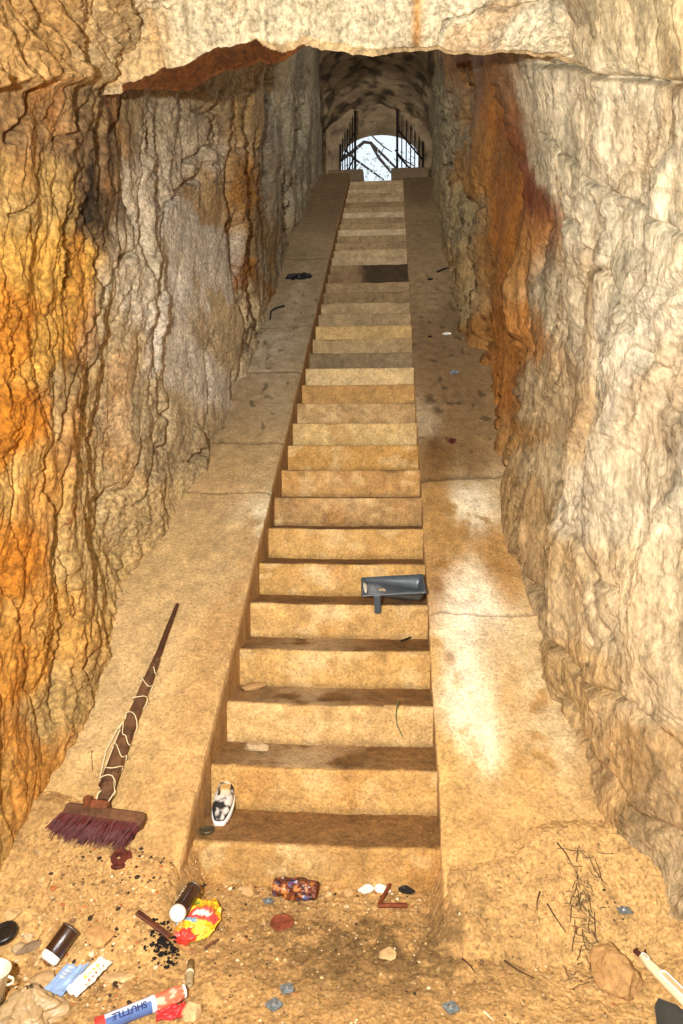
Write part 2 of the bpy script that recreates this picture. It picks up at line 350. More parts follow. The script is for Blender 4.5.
C = (C*.96+C.mean(-1, keepdims=True)*.06+.008)*np.array((1.03, 1.0, .90))
C *= (1-.03*sst(5.5, 3.0, Yg))[..., None]
st = sst(.1, .5, fbm(A*6, Bq*1.2, 52., 4)); C *= (1-.34*st)[..., None]
st = sst(.05, .4, fbm(A*17, Bq*2.6+w2, 59., 4)); C *= (1-.26*st)[..., None]
st = sst(.1, .45, fbm(A*9+5, Bq*1.8, 58., 4))*sst(5.5, 4.5, Yg); C = C*(1+.22*st[..., None])
st = sst(.2, .55, fbm(A*3, Bq*.9, 62., 4))*sst(4.5, 3.8, Yg); C = C*(1-.3*st[..., None])+lin((200, 150, 80))*(.3*st)[..., None]
k = (rec*sst(6.9, 5.9, Yg+.3*w2)*.75)[..., None]; C = C*(1-k)+lin((186, 112, 34))*(1+.4*w2[..., None]+.3*w1[..., None])*k
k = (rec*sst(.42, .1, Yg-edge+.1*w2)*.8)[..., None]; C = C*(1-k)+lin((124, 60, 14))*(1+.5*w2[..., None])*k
a, b = wr(621, 441); k = np.exp(-(((Yg-a+.35*(Zg-b))/.022)**2+((Zg-b)/.07)**2))*sst(-.2, .2, fbm(Yg*25, Zg*25, 3, 2)); C *= (1-.85*k)[..., None]
for x, y in ((672, 345), (668, 320), (676, 390)):
    a, b = wr(x, y); k = np.exp(-(((Yg-a)/.02)**2+((Zg-b)/.035)**2))*.6; C = C*(1-k[..., None])+lin((150, 60, 30))*k[..., None]
v = np.stack([X, Yg, Zg], -1)
ext = v[-1:].copy(); ext[..., 0] = 2.0; ext[..., 1] += .05; v = np.concatenate([v, ext]); C = np.concatenate([C, C[-1:]])
struct(link_mesh('wall_right', v.reshape(-1, 3), grid_faces(v.shape[0], v.shape[1]), M_WALL_R, cols=C.reshape(-1, 3)), 'right cave wall of pale streaked rock with a rusty seam')

# ================================================================== CEILING with the brow of rock
LZX = [-2.6, -1.75, -1.5, -1.28, -1.1, -.92, -.78, -.6, -.4, -.1, .2, .45, .64, .9, 1.5]
LZZ = [3.34, 3.345, 3.37, 3.34, 3.37, 3.40, 3.46, 3.50, 3.50, 3.475, 3.46, 3.455, 3.43, 3.36, 3.2]      # lower edge
LUZ = [3.40, 3.36, 3.38, 3.37, 3.40, 3.45, 3.50, 3.54, 3.53, 3.49, 3.47, 3.46, 3.44, 3.38, 3.2]        # front slab edge
xs = np.linspace(-2.6, 1.9, 620)
prof = np.concatenate([np.linspace(0, 1, 60), np.linspace(1, 1.25, 30)[1:], np.linspace(1.25, 1.6, 24)[1:], np.linspace(1.6, 2.6, 200)[1:], np.linspace(2.6, 4, 60)[1:]])
Xg, Tg = np.meshgrid(xs, prof, indexing='ij')
zl = np.interp(Xg, LZX, LZZ); zu = np.interp(Xg, LZX, LUZ)
e1 = .022*fbm(Xg*9, 2.2, 0, 4)+.022*pn(Xg*4, 1.1, 0)
Yc = np.interp(Tg, [0, 1, 1.25, 1.6, 2.0, 2.6, 4], [YT+.3, 3.2, 3.06, 3.04, 2.90, 2.05, -1.6])+np.interp(Xg, [-1.15, -.95, -.55, -.40], [0, .085, .085, 0])*sst(.9, 1, Tg)*sst(1.6, 1.3, Tg)
Zc = np.where(Tg < 1, 10.02+(3.9-10.02)*Tg, 0)
Zc = np.where(Tg >= 1, np.where(Tg < 1.25, 3.9+(zl-3.9)*(Tg-1)/.25, Zc), Zc)
Zc = np.where(Tg >= 1.25, zl+(zu-zl)*np.clip((Tg-1.25)/.35, 0, 1), Zc)
Zc = np.where(Tg >= 1.6, zu+np.interp(Tg, [1.6, 2.0, 2.6, 4], [0, .16, .34, .7]), Zc)
Zc += e1*sst(.9, 1.2, Tg)*(1-.0*Tg)
fw = sst(1.45, 1.8, Tg)
w1 = fbm(Xg*.9, Yc*1.5, 3.3, 4); w2 = fbm(Xg*3, Yc*3, 5.5, 3)
Q = Yc*1.6+Zc*1.6+.25*w1
dd = .05*fbm(Xg*1.1, Yc*1.1, .3, 3)+.05*terr(fbm(Xg*1.3+2, Q*2.2, .8, 4), 5, .3)+.045*terr(fbm(Xg*3.0+.5*Yc, Q*7, 1.8, 4), 5, .25)+.012*terr(fbm(Xg*10, Q*14, 2.8, 3), 4, .3)+.006*fbm(Xg*30, Q*20, 3, 3)
n = pn(Xg*1.6+.3*w1, Q*3, 8.8); dd -= .035*np.exp(-(n/.03)**2)+.018*crease(Xg*3.5+w1, Q*8, 3.8, .04)
Zc -= dd*fw*.9; Yc -= dd*fw*.7
Zc += (1-fw)*.05*fbm(Xg*2, Yc*2, 4, 3)*sst(1.0, .8, Tg)
CA = [(-1.7, 3.5, (205, 165, 95)), (-1.45, 3.55, (214, 180, 120)), (-1.5, 3.4, (186, 136, 60)), (-1.2, 3.6, (176, 136, 74)), (-1.1, 3.42, (214, 190, 140)), (-1.6, 3.75, (190, 140, 60)), (-1.0, 3.7, (206, 184, 140)), (-.8, 3.6, (218, 200, 160)),
      (-.4, 3.55, (216, 200, 160)), (0, 3.5, (222, 206, 166)), (0, 3.7, (222, 208, 172)), (.4, 3.5, (220, 206, 170)), (.5, 3.7, (216, 200, 164)), (.9, 3.5, (214, 196, 154)), (1.2, 3.6, (210, 186, 136)), (-.5, 3.75, (220, 204, 166))]
C = idw(Xg+.05*w1, Zc+.02*w2, CA, 3.5)
k = sst(.3, .6, fbm(Xg*3.3+9, Q*4, 77., 4)); C = C*(1-.4*k[..., None])+lin((205, 146, 62))*(.4*k)[..., None]
k = np.exp(-((Xg-.10)/.022)**2)*sst(-.2, .3, pn(Xg*9, Q*9, 7.)); C = C*(1-.8*k[..., None])+lin((196, 128, 36))*(.8*k)[..., None]
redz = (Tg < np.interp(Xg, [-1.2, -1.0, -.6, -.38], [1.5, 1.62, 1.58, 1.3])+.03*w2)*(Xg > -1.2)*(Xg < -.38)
C = np.where((Tg < 1.58)[..., None], lin((196, 166, 116))*(1+.3*w2[..., None]), C)
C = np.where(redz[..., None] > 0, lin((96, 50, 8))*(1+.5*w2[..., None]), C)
C = np.where((Tg < .98)[..., None], lin((120, 96, 62)), C)
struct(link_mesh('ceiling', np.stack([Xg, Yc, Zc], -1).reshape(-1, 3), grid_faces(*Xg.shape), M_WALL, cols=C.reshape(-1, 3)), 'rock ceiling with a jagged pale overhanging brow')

# ================================================================== TOP CHAMBER
cx, hw, zs, zc = -.38, 1.42, 8.85, 10.22
na = 90
def vault(hwid, zspring, zcrown, zfloor, n=na):
    out = []
    m = n//4
    for i in range(m): out.append((cx-hwid, zfloor+(zspring-zfloor)*i/m))
    for i in range(n-2*m+1):
        q = math.pi*(1-i/(n-2*m)); out.append((cx+hwid*math.cos(q), zspring+(zcrown-zspring)*math.sin(q)))
    for i in range(1, m+1): out.append((cx+hwid, zspring-(zspring-zfloor)*i/m))
    return np.array(out)
vp = vault(hw, zs, zc, ZT-.4); yv = np.linspace(YT-.25, 16.25, 90)
Yg, Ig = np.meshgrid(yv, np.arange(len(vp)), indexing='ij')
px, pz = vp[Ig, 0], vp[Ig, 1]
w1 = fbm(px*2, Yg*2, pz*2, 4); w2 = fbm(px*7, Yg*7, pz*7, 4)
k = .07*w1+.03*w2
nx, nz = (cx-px), (9.0-pz); ln = np.hypot(nx, nz)+1e-6
px = px+nx/ln*k; pz = pz+nz/ln*k
C = np.broadcast_to(lin((168, 140, 104)), px.shape+(3,))*(1+.5*w1[..., None])
s = sst(.02, .25, fbm(px*4.2, Yg*3.2, pz*4+3, 4))*sst(9.2, 9.8, pz+.3*w1); C = C*(1-.72*s[..., None])
struct(link_mesh('wall_back_vault', np.stack([px, Yg, pz], -1).reshape(-1, 3), grid_faces(*Yg.shape), M_STONE, cols=C.reshape(-1, 3)), 'dark stained barrel vault over the top landing').name = 'wall_vault'
# end wall with arched exit
inner = np.array([(-1.22, ZT-.4), (-1.22, 8.2), (-1.22, 9.0)]+[(-.30+.92*math.cos(math.pi*(1-i/24)), 9.16+.60*math.sin(math.pi*(1-i/24))**.9) for i in range(1, 24)]+[(.62, 9.0), (.62, 8.2), (.62, ZT-.4)])
def resamp(p, n):
    L = np.concatenate([[0], np.cumsum(np.hypot(*np.diff(p, axis=0).T))]); t = np.linspace(0, L[-1], n)
    return np.stack([np.interp(t, L, p[:, 0]), np.interp(t, L, p[:, 1])], -1)
inr = resamp(inner, 120); out = resamp(vault(hw+.15, zs, zc+.15, ZT-.4), 120)
rows = [np.column_stack([inr[:, 0], np.full(120, 16.65), inr[:, 1]]), np.column_stack([inr[:, 0], np.full(120, 16.4), inr[:, 1]])]
for t in np.linspace(0, 1, 26):
    q = inr*(1-t)+out*t; yq = 16.2-.05*fbm(q[:, 0]*3, q[:, 1]*3, 2.2, 4)
    rows.append(np.column_stack([q[:, 0], yq, q[:, 1]]))
V_ = np.stack(rows); w = fbm(V_[..., 0]*3, V_[..., 2]*3, 4.4, 4)
C = np.broadcast_to(lin((168, 140, 104)), V_.shape)*(1+.45*w[..., None]); s = sst(.2, .5, fbm(V_[..., 0]*5, V_[..., 2]*4, 9, 3)); C = C*(1-.5*s[..., None])
struct(link_mesh('wall_back', V_.reshape(-1, 3), grid_faces(V_.shape[0], 120), M_STONE, cols=C.reshape(-1, 3)), 'end wall of the landing with an arched exit to daylight')
# landing slab
xs = np.linspace(-2.0, 1.2, 40); yv = np.linspace(YT+.28, 16.9, 40); Xg, Yg = np.meshgrid(xs, yv, indexing='ij')
link = link_mesh('floor_landing', np.stack([Xg, Yg, ZT+.02*fbm(Xg*3, Yg*3, 1, 3)], -1).reshape(-1, 3), grid_faces(40, 40), M_CONC, cols=np.broadcast_to(lin((150, 125, 90)), (1600, 3)))
link.name = 'floor_upper'; struct(link, 'landing floor at the top of the stairs')

# ================================================================== GROUND
def dirt(x, y):
    x = np.asarray(x, float); y = np.asarray(y, float)
    z = .012*fbm(x*2.3, y*2.3, 5.5, 3)+.006*fbm(x*11, y*11, 6.5, 3)
    wx = x+.06*pn(x*5, y*5, 3.3)
    z = z+(np.clip(RS+SL*(y-Y0)+ROFF+.010, 0, .16+.10*sst(.3, .7, wx))+.01*sst(2.2, 2.5, y))*sst(.13, .24, x)+.08*sst(.80, 1.1, wx)
    z = z+(np.clip(RS+SL*(y-Y0)+LOFF+.008, 0, .21+.10*sst(-.85, -1.15, wx))+.004)*sst(-.70, -.82, x)+.05*sst(-1.1, -1.4, x)
    z = z+.02*sst(2.42, 2.6, y)*sst(-.9, -.7, x)
    return z
def dz(x, y): return float(dirt(x, y))
def G(x, y, z=None):
    """point where the sight line meets the dirt"""
    if z is not None: return hit(x, y, (0, 0, 1), z)
    far = hit(x, y, (0, 0, 1), -.05); t = np.linspace(.4, 1, 500)
    P_ = Cv+(far-Cv)*t[:, None]; below = P_[:, 2] < dirt(P_[:, 0], P_[:, 1]); k = int(np.argmax(below))
    a, b = P_[k-1], P_[k]
    for _ in range(18):
        m = (a+b)/2
        if m[2] < dz(m[0], m[1]): b = m
        else: a = m
    return (a+b)/2
xs = np.concatenate([np.arange(-3, -1.6, .1), np.arange(-1.6, 1.3, .0042), np.arange(1.3, 2.6, .1)])
yv = np.concatenate([np.arange(-3, 1.7, .1), np.arange(1.7, 3.0, .005), np.arange(3.0, 3.3, .05)])
Xg, Yg = np.meshgrid(xs, yv, indexing='ij')
fine = .005*terr(fbm(Xg*16, Yg*16, 2.5, 4), 4, .4)+.0035*fbm(Xg*60, Yg*60, 8, 3)
peb = pn(Xg*38, Yg*38, 4.); fine += .006*sst(.45, .7, peb)
Zd = dirt(Xg, Yg)+fine
w = fbm(Xg*3, Yg*3, 2, 4); w5 = fbm(Xg*9, Yg*9, 3, 4)
C = np.broadcast_to(lin((198, 150, 84)), Xg.shape+(3,))*(1+.15*w[..., None]+.15*w5[..., None])
k = sst(.0, .6, Xg+.2*w)[..., None]; C = C*(1-k)+lin((210, 162, 94))*k*(1+.1*w5[..., None])
p0 = G(365, 960); moist = np.exp(-(((Xg-p0[0]-.02)/.50)**2+((Yg-p0[1]-.04)/.24)**2)**2)*sst(-.45, .15, w5+w*.6)
C = C*(1-.60*moist[..., None])
sp = sst(.45, .6, pn(Xg*45+9, Yg*45, 14.))[..., None]; C = C*(1-sp*.5)+lin((214, 180, 120))*sp*.5
sp = sst(.5, .6, pn(Xg*60+9, Yg*60, 24.))[..., None]; C = C*(1-sp*.6)
struct(link_mesh('floor', np.stack([Xg, Yg, Zd], -1).reshape(-1, 3), grid_faces(*Xg.shape), M_DIRT, cols=C.reshape(-1, 3)), 'dry sandy dirt floor at the foot of the stairs')

# ================================================================== STAIRCASE
stair = thing('staircase', 'long steep straight flight of worn ochre stone steps between two ramps', 'staircase', ((XL+XR)/2, Y0, 0))
RC = {0: (190, 142, 74), 1: (205, 156, 84), 2: (208, 164, 98), 3: (204, 156, 84), 4: (206, 158, 88), 5: (206, 156, 82), 6: (208, 158, 84), 7: (182, 138, 80), 8: (200, 148, 80), 9: (204, 150, 72), 10: (214, 174, 106), 11: (194, 152, 94),
      12: (196, 146, 78), 13: (228, 190, 126), 14: (140, 116, 80), 15: (180, 148, 98), 16: (206, 166, 100), 17: (172, 142, 98), 18: (178, 148, 102), 21: (150, 116, 78), 24: (190, 160, 112), 27: (200, 172, 128), 30: (196, 170, 130)}
rr = random.Random(4)
for s in range(NS):
    ya, zb = Y0+T*s, RS*s
    nn, nr, nt = 130 if s < 12 else 60, 16, 22
    xa = np.linspace(XL-.02, XR+.012, nn)
    # profile from riser foot up, round the nosing, back over the tread
    pr = [(.0, -.06)]+[(0, RS*t) for t in np.linspace(0, .93, nr)]+[(.004, RS*.975), (.014, RS)]+[(t, RS+.0) for t in np.linspace(.03, T+(.02 if s < NS-1 else .3), nt)]
    pr = np.array(pr); kind = np.array([0]*(nr+1)+[0, .3]+[1]*nt)
    Xs, I = np.meshgrid(xa, np.arange(len(pr)), indexing='ij'); py, pz = pr[I, 0], pr[I, 1]; kd = kind[I]
    w = fbm(Xs*5, (py+pz)*5+s*7, s*3.1, 4); wf = fbm(Xs*22, (py+pz)*22, s*2.7, 3)
    wear = sst(.55, .9, pn(Xs*3+s*1.7, s*5.3, 0)*.9+.3) * sst(RS*.6, RS, pz)*(kd < 1)
    gy = .008*w+.004*wf+.03*wear; gz = (.004*w+.002*wf)*(kd > .5)-.018*wear*sst(RS*.9, RS, pz)-.006*(kd >= .3)*np.exp(-((Xs-XL)/(XR-XL)-.5)**2*8)
    yv_ = ya+py+gy*(kd < .5); zv_ = zb+pz+gz
    dj = rr.randint(-22, 22); base = lin(RC.get(s, tuple(c+dj for c in (168, 138, 96))))
    Cc = np.broadcast_to(base, Xs.shape+(3,))*(1+.22*w[..., None]+.16*wf[..., None])
    if s < 12:
        u = (Xs-XL)/(XR-XL)
        blot = np.exp(-((u-.42-.04*math.sin(s*2))/.16)**2)*np.exp(-((pz/RS-.7)/.3)**2)*(kd < .5)*sst(-.4, .3, w)*(1 if s in (3, 4, 5, 6) else .45)
        Cc = Cc*(1-.6*blot[..., None])+lin((236, 204, 146))*.6*blot[..., None]
        drip = sst(.0, .4, pn(Xs*9+3*s, pz*1.5, 8.+s))*(kd < .5)*sst(.2, 1.1, pz/RS+.3*w); Cc = Cc*(1-.22*drip[..., None])
        lt = sst(.15, .45, fbm(Xs*6+5*s, pz*8, 15.+s, 3))*(kd < .5); Cc = Cc*(1-.4*lt[..., None])+lin((232, 196, 132))*.4*lt[..., None]
        tan = sst(.1, .5, pn(Xs*4+3*s, pz*3, 5.))*(kd < .5); Cc = Cc*(1-.3*tan[..., None])+lin((184, 116, 36))*.3*tan[..., None]
    tread_c = lin((140, 98, 50))*(1+.3*w[..., None]+.25*wf[..., None])  # treads coloured a darker brown than the risers
    if s in (1, 2, 3): 
        u = (Xs-XL)/(XR-XL); k = (np.exp(-((u-.38)/.24)**2)*sst(-.4, .2, w+.3))[..., None]*.65
        tread_c = tread_c*(1-k)+lin((206, 176, 128))*k
    kk = sst(.2, 1, kd)[..., None]; Cc = Cc*(1-kk)+tread_c*kk
    riser_foot = (np.exp(-(pz/.02)**2)*(kd < .5))[..., None]; Cc = Cc*(1-.35*riser_foot)  # narrow darker band along the foot of each riser
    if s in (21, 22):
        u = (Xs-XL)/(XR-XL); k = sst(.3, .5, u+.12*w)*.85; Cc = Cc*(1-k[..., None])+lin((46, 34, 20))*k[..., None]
    v = np.stack([Xs-(XL+XR)/2, yv_-Y0, zv_], -1).reshape(-1, 3)
    v = np.concatenate([v]); f = grid_faces(*Xs.shape)
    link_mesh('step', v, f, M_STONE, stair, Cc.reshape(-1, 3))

# ================================================================== RAMPS
def ramp(name, label, x0, x1, ystart, yend, off, side, anch, seams, stains):
    """sloping slab surface with an inner face towards the steps"""
    yv = [ystart]
    while yv[-1] < yend: yv.append(yv[-1]+min(max(yv[-1]**2/(3.2*683)*1.1, .006), .06))
    yv[-1] = yend; yv = np.array(yv)
    xa = np.linspace(x0, x1, 170)
    inner = x1 if side < 0 else x0
    if side < 0: xa = np.concatenate([xa, [x1+.004]*8]); dn = np.concatenate([np.zeros(170), np.linspace(.01, .42, 8)])
    else: xa = np.concatenate([[x0-.004]*8, xa]); dn = np.concatenate([np.linspace(.42, .01, 8), np.zeros(170)])
    Yg, Xs = np.meshgrid(yv, xa, indexing='ij'); Dn = np.broadcast_to(dn, Yg.shape)
    w = fbm(Xs*2, Yg*1.5, off*9+1, 4); wf = fbm(Xs*12, Yg*10, off*9+3, 4)
    Zs = slope_z(Yg)+off-Dn+.008*w+.005*wf
    edge = np.exp(-np.abs(Xs-inner)/.02)
    Xo = Xs+(.010*pn(Yg*2.2, off*10, 3)+.006*fbm(Yg*9, 3., off, 3))*edge
    Zs -= (edge*.012*(1+pn(Yg*6, 1.1, 2)))*(Dn == 0)
    for ysm, wd in seams: Zs -= .018*np.exp(-((Yg-ysm-.02*w-.01*Xs)/wd)**2)
    an = [(on_ramp(x, y, off)[0]*.45, math.log(on_ramp(x, y, off)[1]), c) for x, y, c in anch]
    C = idw(Xs*.45+.02*w+.012*wf, np.log(Yg)+.03*w+.02*wf, an, 4.)*(1+.12*w[..., None]+.16*wf[..., None])
    for (x_, y_, rx, ry, c_, st_) in stains:
        pc = on_ramp(x_, y_, off); k = np.exp(-((((Xs-pc[0])/rx)**2+((Yg-pc[1])/ry)**2))**1.5)*sst(-.55, .0, wf*1.1+w*.4+.05)*st_; C = C*(1-k[..., None])+lin(c_)*(1+.12*wf[..., None])*k[..., None]
    for ysm, wd in seams: C *= (1-.5*np.exp(-((Yg-ysm-.02*w-.01*Xs)/(wd*1.3))**2))[..., None]
    sp = sst(.42, .55, pn(Xs*13, Yg*9, 5.+off))*sst(4.6, 5.2, Yg)*sst(9, 7.5, Yg); C *= (1-.5*sp)[..., None]
    kd_ = (sst(3.0, 2.55, Yg+.25*w)*.75)[..., None]; C = C*(1-kd_)+lin((200, 152, 86))*(1+.25*wf[..., None])*kd_
    face = (Dn > 0)[..., None]; C = np.where(face, lin((182, 136, 78))*(1+.3*wf[..., None]), C)
    v = np.stack([Xo, Yg, Zs], -1)
    # front closing face
    fr = v[:1].copy(); fr[..., 2] = -.25; v = np.concatenate([fr, v]); C = np.concatenate([C[:1], C])
    o = link_mesh(name, v.reshape(-1, 3), grid_faces(v.shape[0], v.shape[1], flip=True), M_CONC, cols=C.reshape(-1, 3))
    struct(o, label); return o
P_L = [(110, 800, (198, 160, 98)), (90, 720, (206, 168, 108)), (160, 800, (206, 162, 96)), (200, 720, (204, 160, 96)), (150, 650, (208, 168, 108)), (220, 640, (206, 164, 100)), (180, 870, (196, 148, 80)), (190, 560, (204, 166, 106)), (245, 540, (206, 166, 106)),
       (225, 480, (196, 158, 102)), (262, 470, (200, 164, 110)), (245, 400, (170, 140, 98)), (280, 400, (176, 150, 108)), (268, 340, (176, 152, 114)), (300, 330, (172, 148, 110)), (290, 260, (160, 132, 92)), (310, 260, (168, 140, 98)), (320, 200, (140, 112, 74)), (340, 200, (136, 108, 72)), (262, 520, (232, 210, 164))]
P_R = [(470, 840, (208, 160, 88)), (520, 800, (206, 160, 92)), (450, 760, (212, 166, 92)), (480, 720, (236, 204, 150)), (470, 680, (238, 208, 158)), (490, 745, (226, 192, 134)), (530, 690, (190, 138, 66)), (530, 760, (200, 150, 80)), (460, 630, (238, 208, 156)), (490, 610, (238, 210, 160)), (475, 585, (236, 206, 156)),
       (510, 620, (226, 192, 134)), (445, 580, (186, 134, 64)), (500, 570, (186, 134, 66)), (445, 650, (206, 160, 88)), (540, 680, (214, 178, 118)), (560, 740, (216, 182, 126)), (450, 540, (198, 148, 76)), (490, 540, (192, 142, 74)), (470, 505, (228, 196, 140)), (488, 500, (226, 194, 140)), (440, 510, (196, 146, 76)),
       (435, 460, (150, 106, 52)), (470, 460, (164, 124, 72)), (450, 430, (170, 130, 78)), (428, 424, (216, 186, 138)), (440, 390, (164, 126, 78)), (470, 400, (160, 124, 76)), (430, 340, (154, 120, 76)), (455, 330, (150, 118, 76)), (430, 290, (176, 142, 96)), (450, 270, (172, 140, 94)), (420, 220, (166, 134, 90)), (440, 220, (160, 130, 88)), (420, 190, (130, 104, 70)), (600, 800, (206, 164, 100))]
YR_END = YT+.02
ramp('floor_ramp_left', 'wider raised concrete ramp left of the steps, carrying the broom', -1.75, XL-.012, 2.42, YR_END, LOFF, -1, P_L, [(4.95, .012), (5.9, .010), (6.75, .008), (4.4, .005), (8.6, .01)], [(262, 520, .05, .12, (240, 222, 180), .8), (215, 650, .10, .5, (184, 134, 74), .5), (240, 590, .05, .4, (180, 132, 74), .5), (150, 800, .2, .1, (186, 138, 74), .5), (270, 350, .25, .5, (200, 182, 150), .5), (300, 290, .1, .8, (196, 172, 136), .5)])
ramp('floor_ramp_right', 'brown concrete ramp right of the steps with white mineral patches', XR+.014, 1.25, 2.45, YR_END, ROFF, 1, P_R, [(4.72, .02), (3.62, .006), (7.75, .01)], [(470, 610, .17, .28, (254, 236, 200), 1.), (472, 505, .13, .22, (250, 230, 190), 1.), (465, 690, .10, .26, (254, 234, 196), 1.), (488, 735, .045, .16, (250, 228, 186), .9), (540, 700, .16, .3, (226, 194, 138), .7), (430, 424, .05, .1, (232, 208, 162), .8), (437, 585, .04, .08, (150, 100, 44), .8), (450, 660, .03, .04, (150, 104, 52), .7), (435, 445, .06, .25, (120, 80, 34), .8), (455, 450, .12, .15, (130, 92, 48), .6), (445, 390, .3, .9, (140, 106, 64), .45), (430, 400, .05, .08, (70, 50, 30), .7), (438, 410, .04, .06, (70, 50, 30), .7), (490, 640, .08, .15, (190, 138, 66), .5)])
# end blocks on both sides of the top notch
def block(label, x0, x1, ztop, group=None):
    v = []; b = MB()
    n = 14; xs = np.linspace(x0, x1, n); pr = [(YT+.03, ZT+.012), (YT+.03, ZT+.1), (YT+.035, ztop-.02), (YT+.06, ztop), (YT+.2, ztop+.005), (YT+.42, ztop), (YT+.45, ztop-.02), (YT+.45, ZT+.012)]
    for x in xs:
        for j, (a, c) in enumerate(pr): v.append((x+.01*float(pn(x*3, j, 1)), a+.012*float(pn(x*7, j*.7, 2)), c+.012*float(pn(x*7, j*.7, 5))))
    o = link_mesh('landing_block', v, [tuple(int(i) for i in q) for q in grid_faces(n, len(pr), True)]+[tuple(range(len(pr)-1, -1, -1)), tuple((n-1)*len(pr)+j for j in range(len(pr)))][::1], flat('dark_concrete', (112, 92, 66), .9, bump=.4, var=.3), smooth=False)
    tag(o, label, 'block', group)
block('dark concrete block closing the top of the left ramp', -1.20, -.54, ZT+.24)
block('dark concrete block closing the top of the right ramp', -.02, .66, ZT+.24)

# ================================================================== EXIT: iron gate, outside
M_IRON = flat('dark_iron', (38, 32, 28), .7, .3)
def gate_leaf(label, hinge, free, zb, ht, side):
    t = thing('gate_leaf', label, 'gate', (hinge[0], hinge[1], zb), (0, 0, math.atan2(free[1]-hinge[1], free[0]-hinge[0])), 'open iron gate leaves')
    Lg = math.hypot(free[0]-hinge[0], free[1]-hinge[1])
    for x, r in ((0.0, .022), (Lg, .026)):
        MB().tube([(x, 0, 0), (x, 0, ht)], r, 8).build('post', M_IRON, t)
    for k in range(1, 6):
        x = Lg*k/6
        MB().tube([(x, 0, .08), (x, 0, ht-.03), (x, 0, ht+.03)], [.013, .013, .004], 6).build('bar', M_IRON, t)
    for z in (.12, ht*.55, ht*.80):
        MB().box((Lg/2, 0, z), (Lg, .012, .045)).build('rail', M_IRON, t)
    return t
gate_leaf('left iron gate leaf swung open inward, its tall bars against the light', (-1.17, 15.75), (-.76, 14.35), ZT, 2.0, -1)
gate_leaf('right iron gate leaf swung open inward, showing three slanting rails', (.68, 15.75), (.10, 14.35), ZT, 2.0, 1)
# rubble ledge in the nook left of the landing
for i, (x, y, z, sx, sz, c) in enumerate(((-1.62, 15.3, ZT, .5, .16, (120, 104, 84)), (-1.60, 15.3, ZT+.16, .46, .14, (150, 136, 116)), (-1.60, 15.3, ZT+.30, .44, .18, (96, 80, 60)), (-1.62, 15.3, ZT+.48, .42, .15, (140, 122, 98)))):
    o = MB().box((0, 0, sz/2), (sx, .5, sz-.004), bev=.14).build('stone_slab', flat('ledge_stone_%d' % i, c, .9, bump=.5), None, (x, y, z), (0, 0, .02*i))
    tag(o, ['flat grey stone slab, lowest of the stack left of the iron gate', 'pale stone slab, second up in the stack left of the iron gate', 'dark brown stone slab, third up in the stack left of the iron gate', 'stone slab topmost of the stack left of the iron gate'][i], 'stone', 'stacked slabs beside the gate')
# ground outside and a bare tree
xs = np.linspace(-9, 9, 60); yv = np.linspace(16.9, 40, 60); Xg, Yg = np.meshgrid(xs, yv, indexing='ij')
o = link_mesh('floor_outside', np.stack([Xg, Yg, ZT-.03+.05*fbm(Xg, Yg, 1, 3)], -1).reshape(-1, 3), grid_faces(60, 60), M_DIRT, cols=np.broadcast_to(lin((190, 170, 130)), (3600, 3)))
struct(o, 'sunlit ground outside the exit')
R_ = random.Random(11)
tree = thing('bare_tree', 'leaning tree with thin dark branches beyond the arched exit', 'tree', (-2.3, 19.0, ZT))
M_BARK = flat('bark', (70, 58, 50), .9); M_LEAF = flat('leaf', (205, 212, 200), .7)
def branch(pts, r): MB().tube(pts, r, 6).build('branch', M_BARK, tree)
branch([(0, 0, -.1), (.2, 0, 1.2), (.5, .1, 2.2), (.9, .1, 3.3), (1.2, .0, 4.4)], [.11, .09, .07, .05, .03])
def BT(*pp): return [tuple(np.array(hit(x, y, (0, 1, 0), 19.0+o))-np.array((-2.3, 19.0, ZT))) for x, y, o in pp]
branch(BT((330, 168, 0), (352, 152, 0), (364, 142, 0), (371, 143, .1), (379, 158, .1), (392, 173, .1), (402, 182, 0)), [.05, .045, .045, .045, .04, .035, .03])
branch(BT((371, 143, .1), (384, 156, .1), (396, 168, .2), (410, 180, .2)), [.035, .035, .03, .03])
branch(BT((345, 150, .2), (356, 160, .2), (370, 170, .2), (384, 180, .3)), [.03, .03, .03, .02])
branch(BT((366, 128, .3), (374, 138, .3), (384, 147, .3), (392, 152, .2)), [.02, .02, .018, .01])
branch(BT((395, 150, .3), (404, 160, .3), (414, 166, .3)), [.02, .02, .015])
branch(BT((384, 147, .3), (380, 156, .3), (372, 160, .3)), [.012, .012, .008])
b = MB()
for i in range(600):
    cx_, cz_ = R_.choice([(1.0, 2.0), (.9, 2.6), (1.3, 3.0), (1.2, 1.7), (1.9, 2.9), (2.9, 2.5), (2.7, 3.0), (1.5, 2.4)])
    p = Vector((R_.gauss(cx_, .28), R_.gauss(.2, .4), R_.gauss(cz_, .28))); M = Matrix.Translation(p) @ Euler((R_.uniform(0, 6), R_.uniform(0, 6), 0)).to_matrix().to_4x4()
    b.add([(-.045, 0, 0), (0, .024, .005), (.05, 0, 0), (0, -.024, .005)], [(0, 1, 2, 3)], M)
tag(b.build('foliage', M_LEAF, tree), kind='stuff')

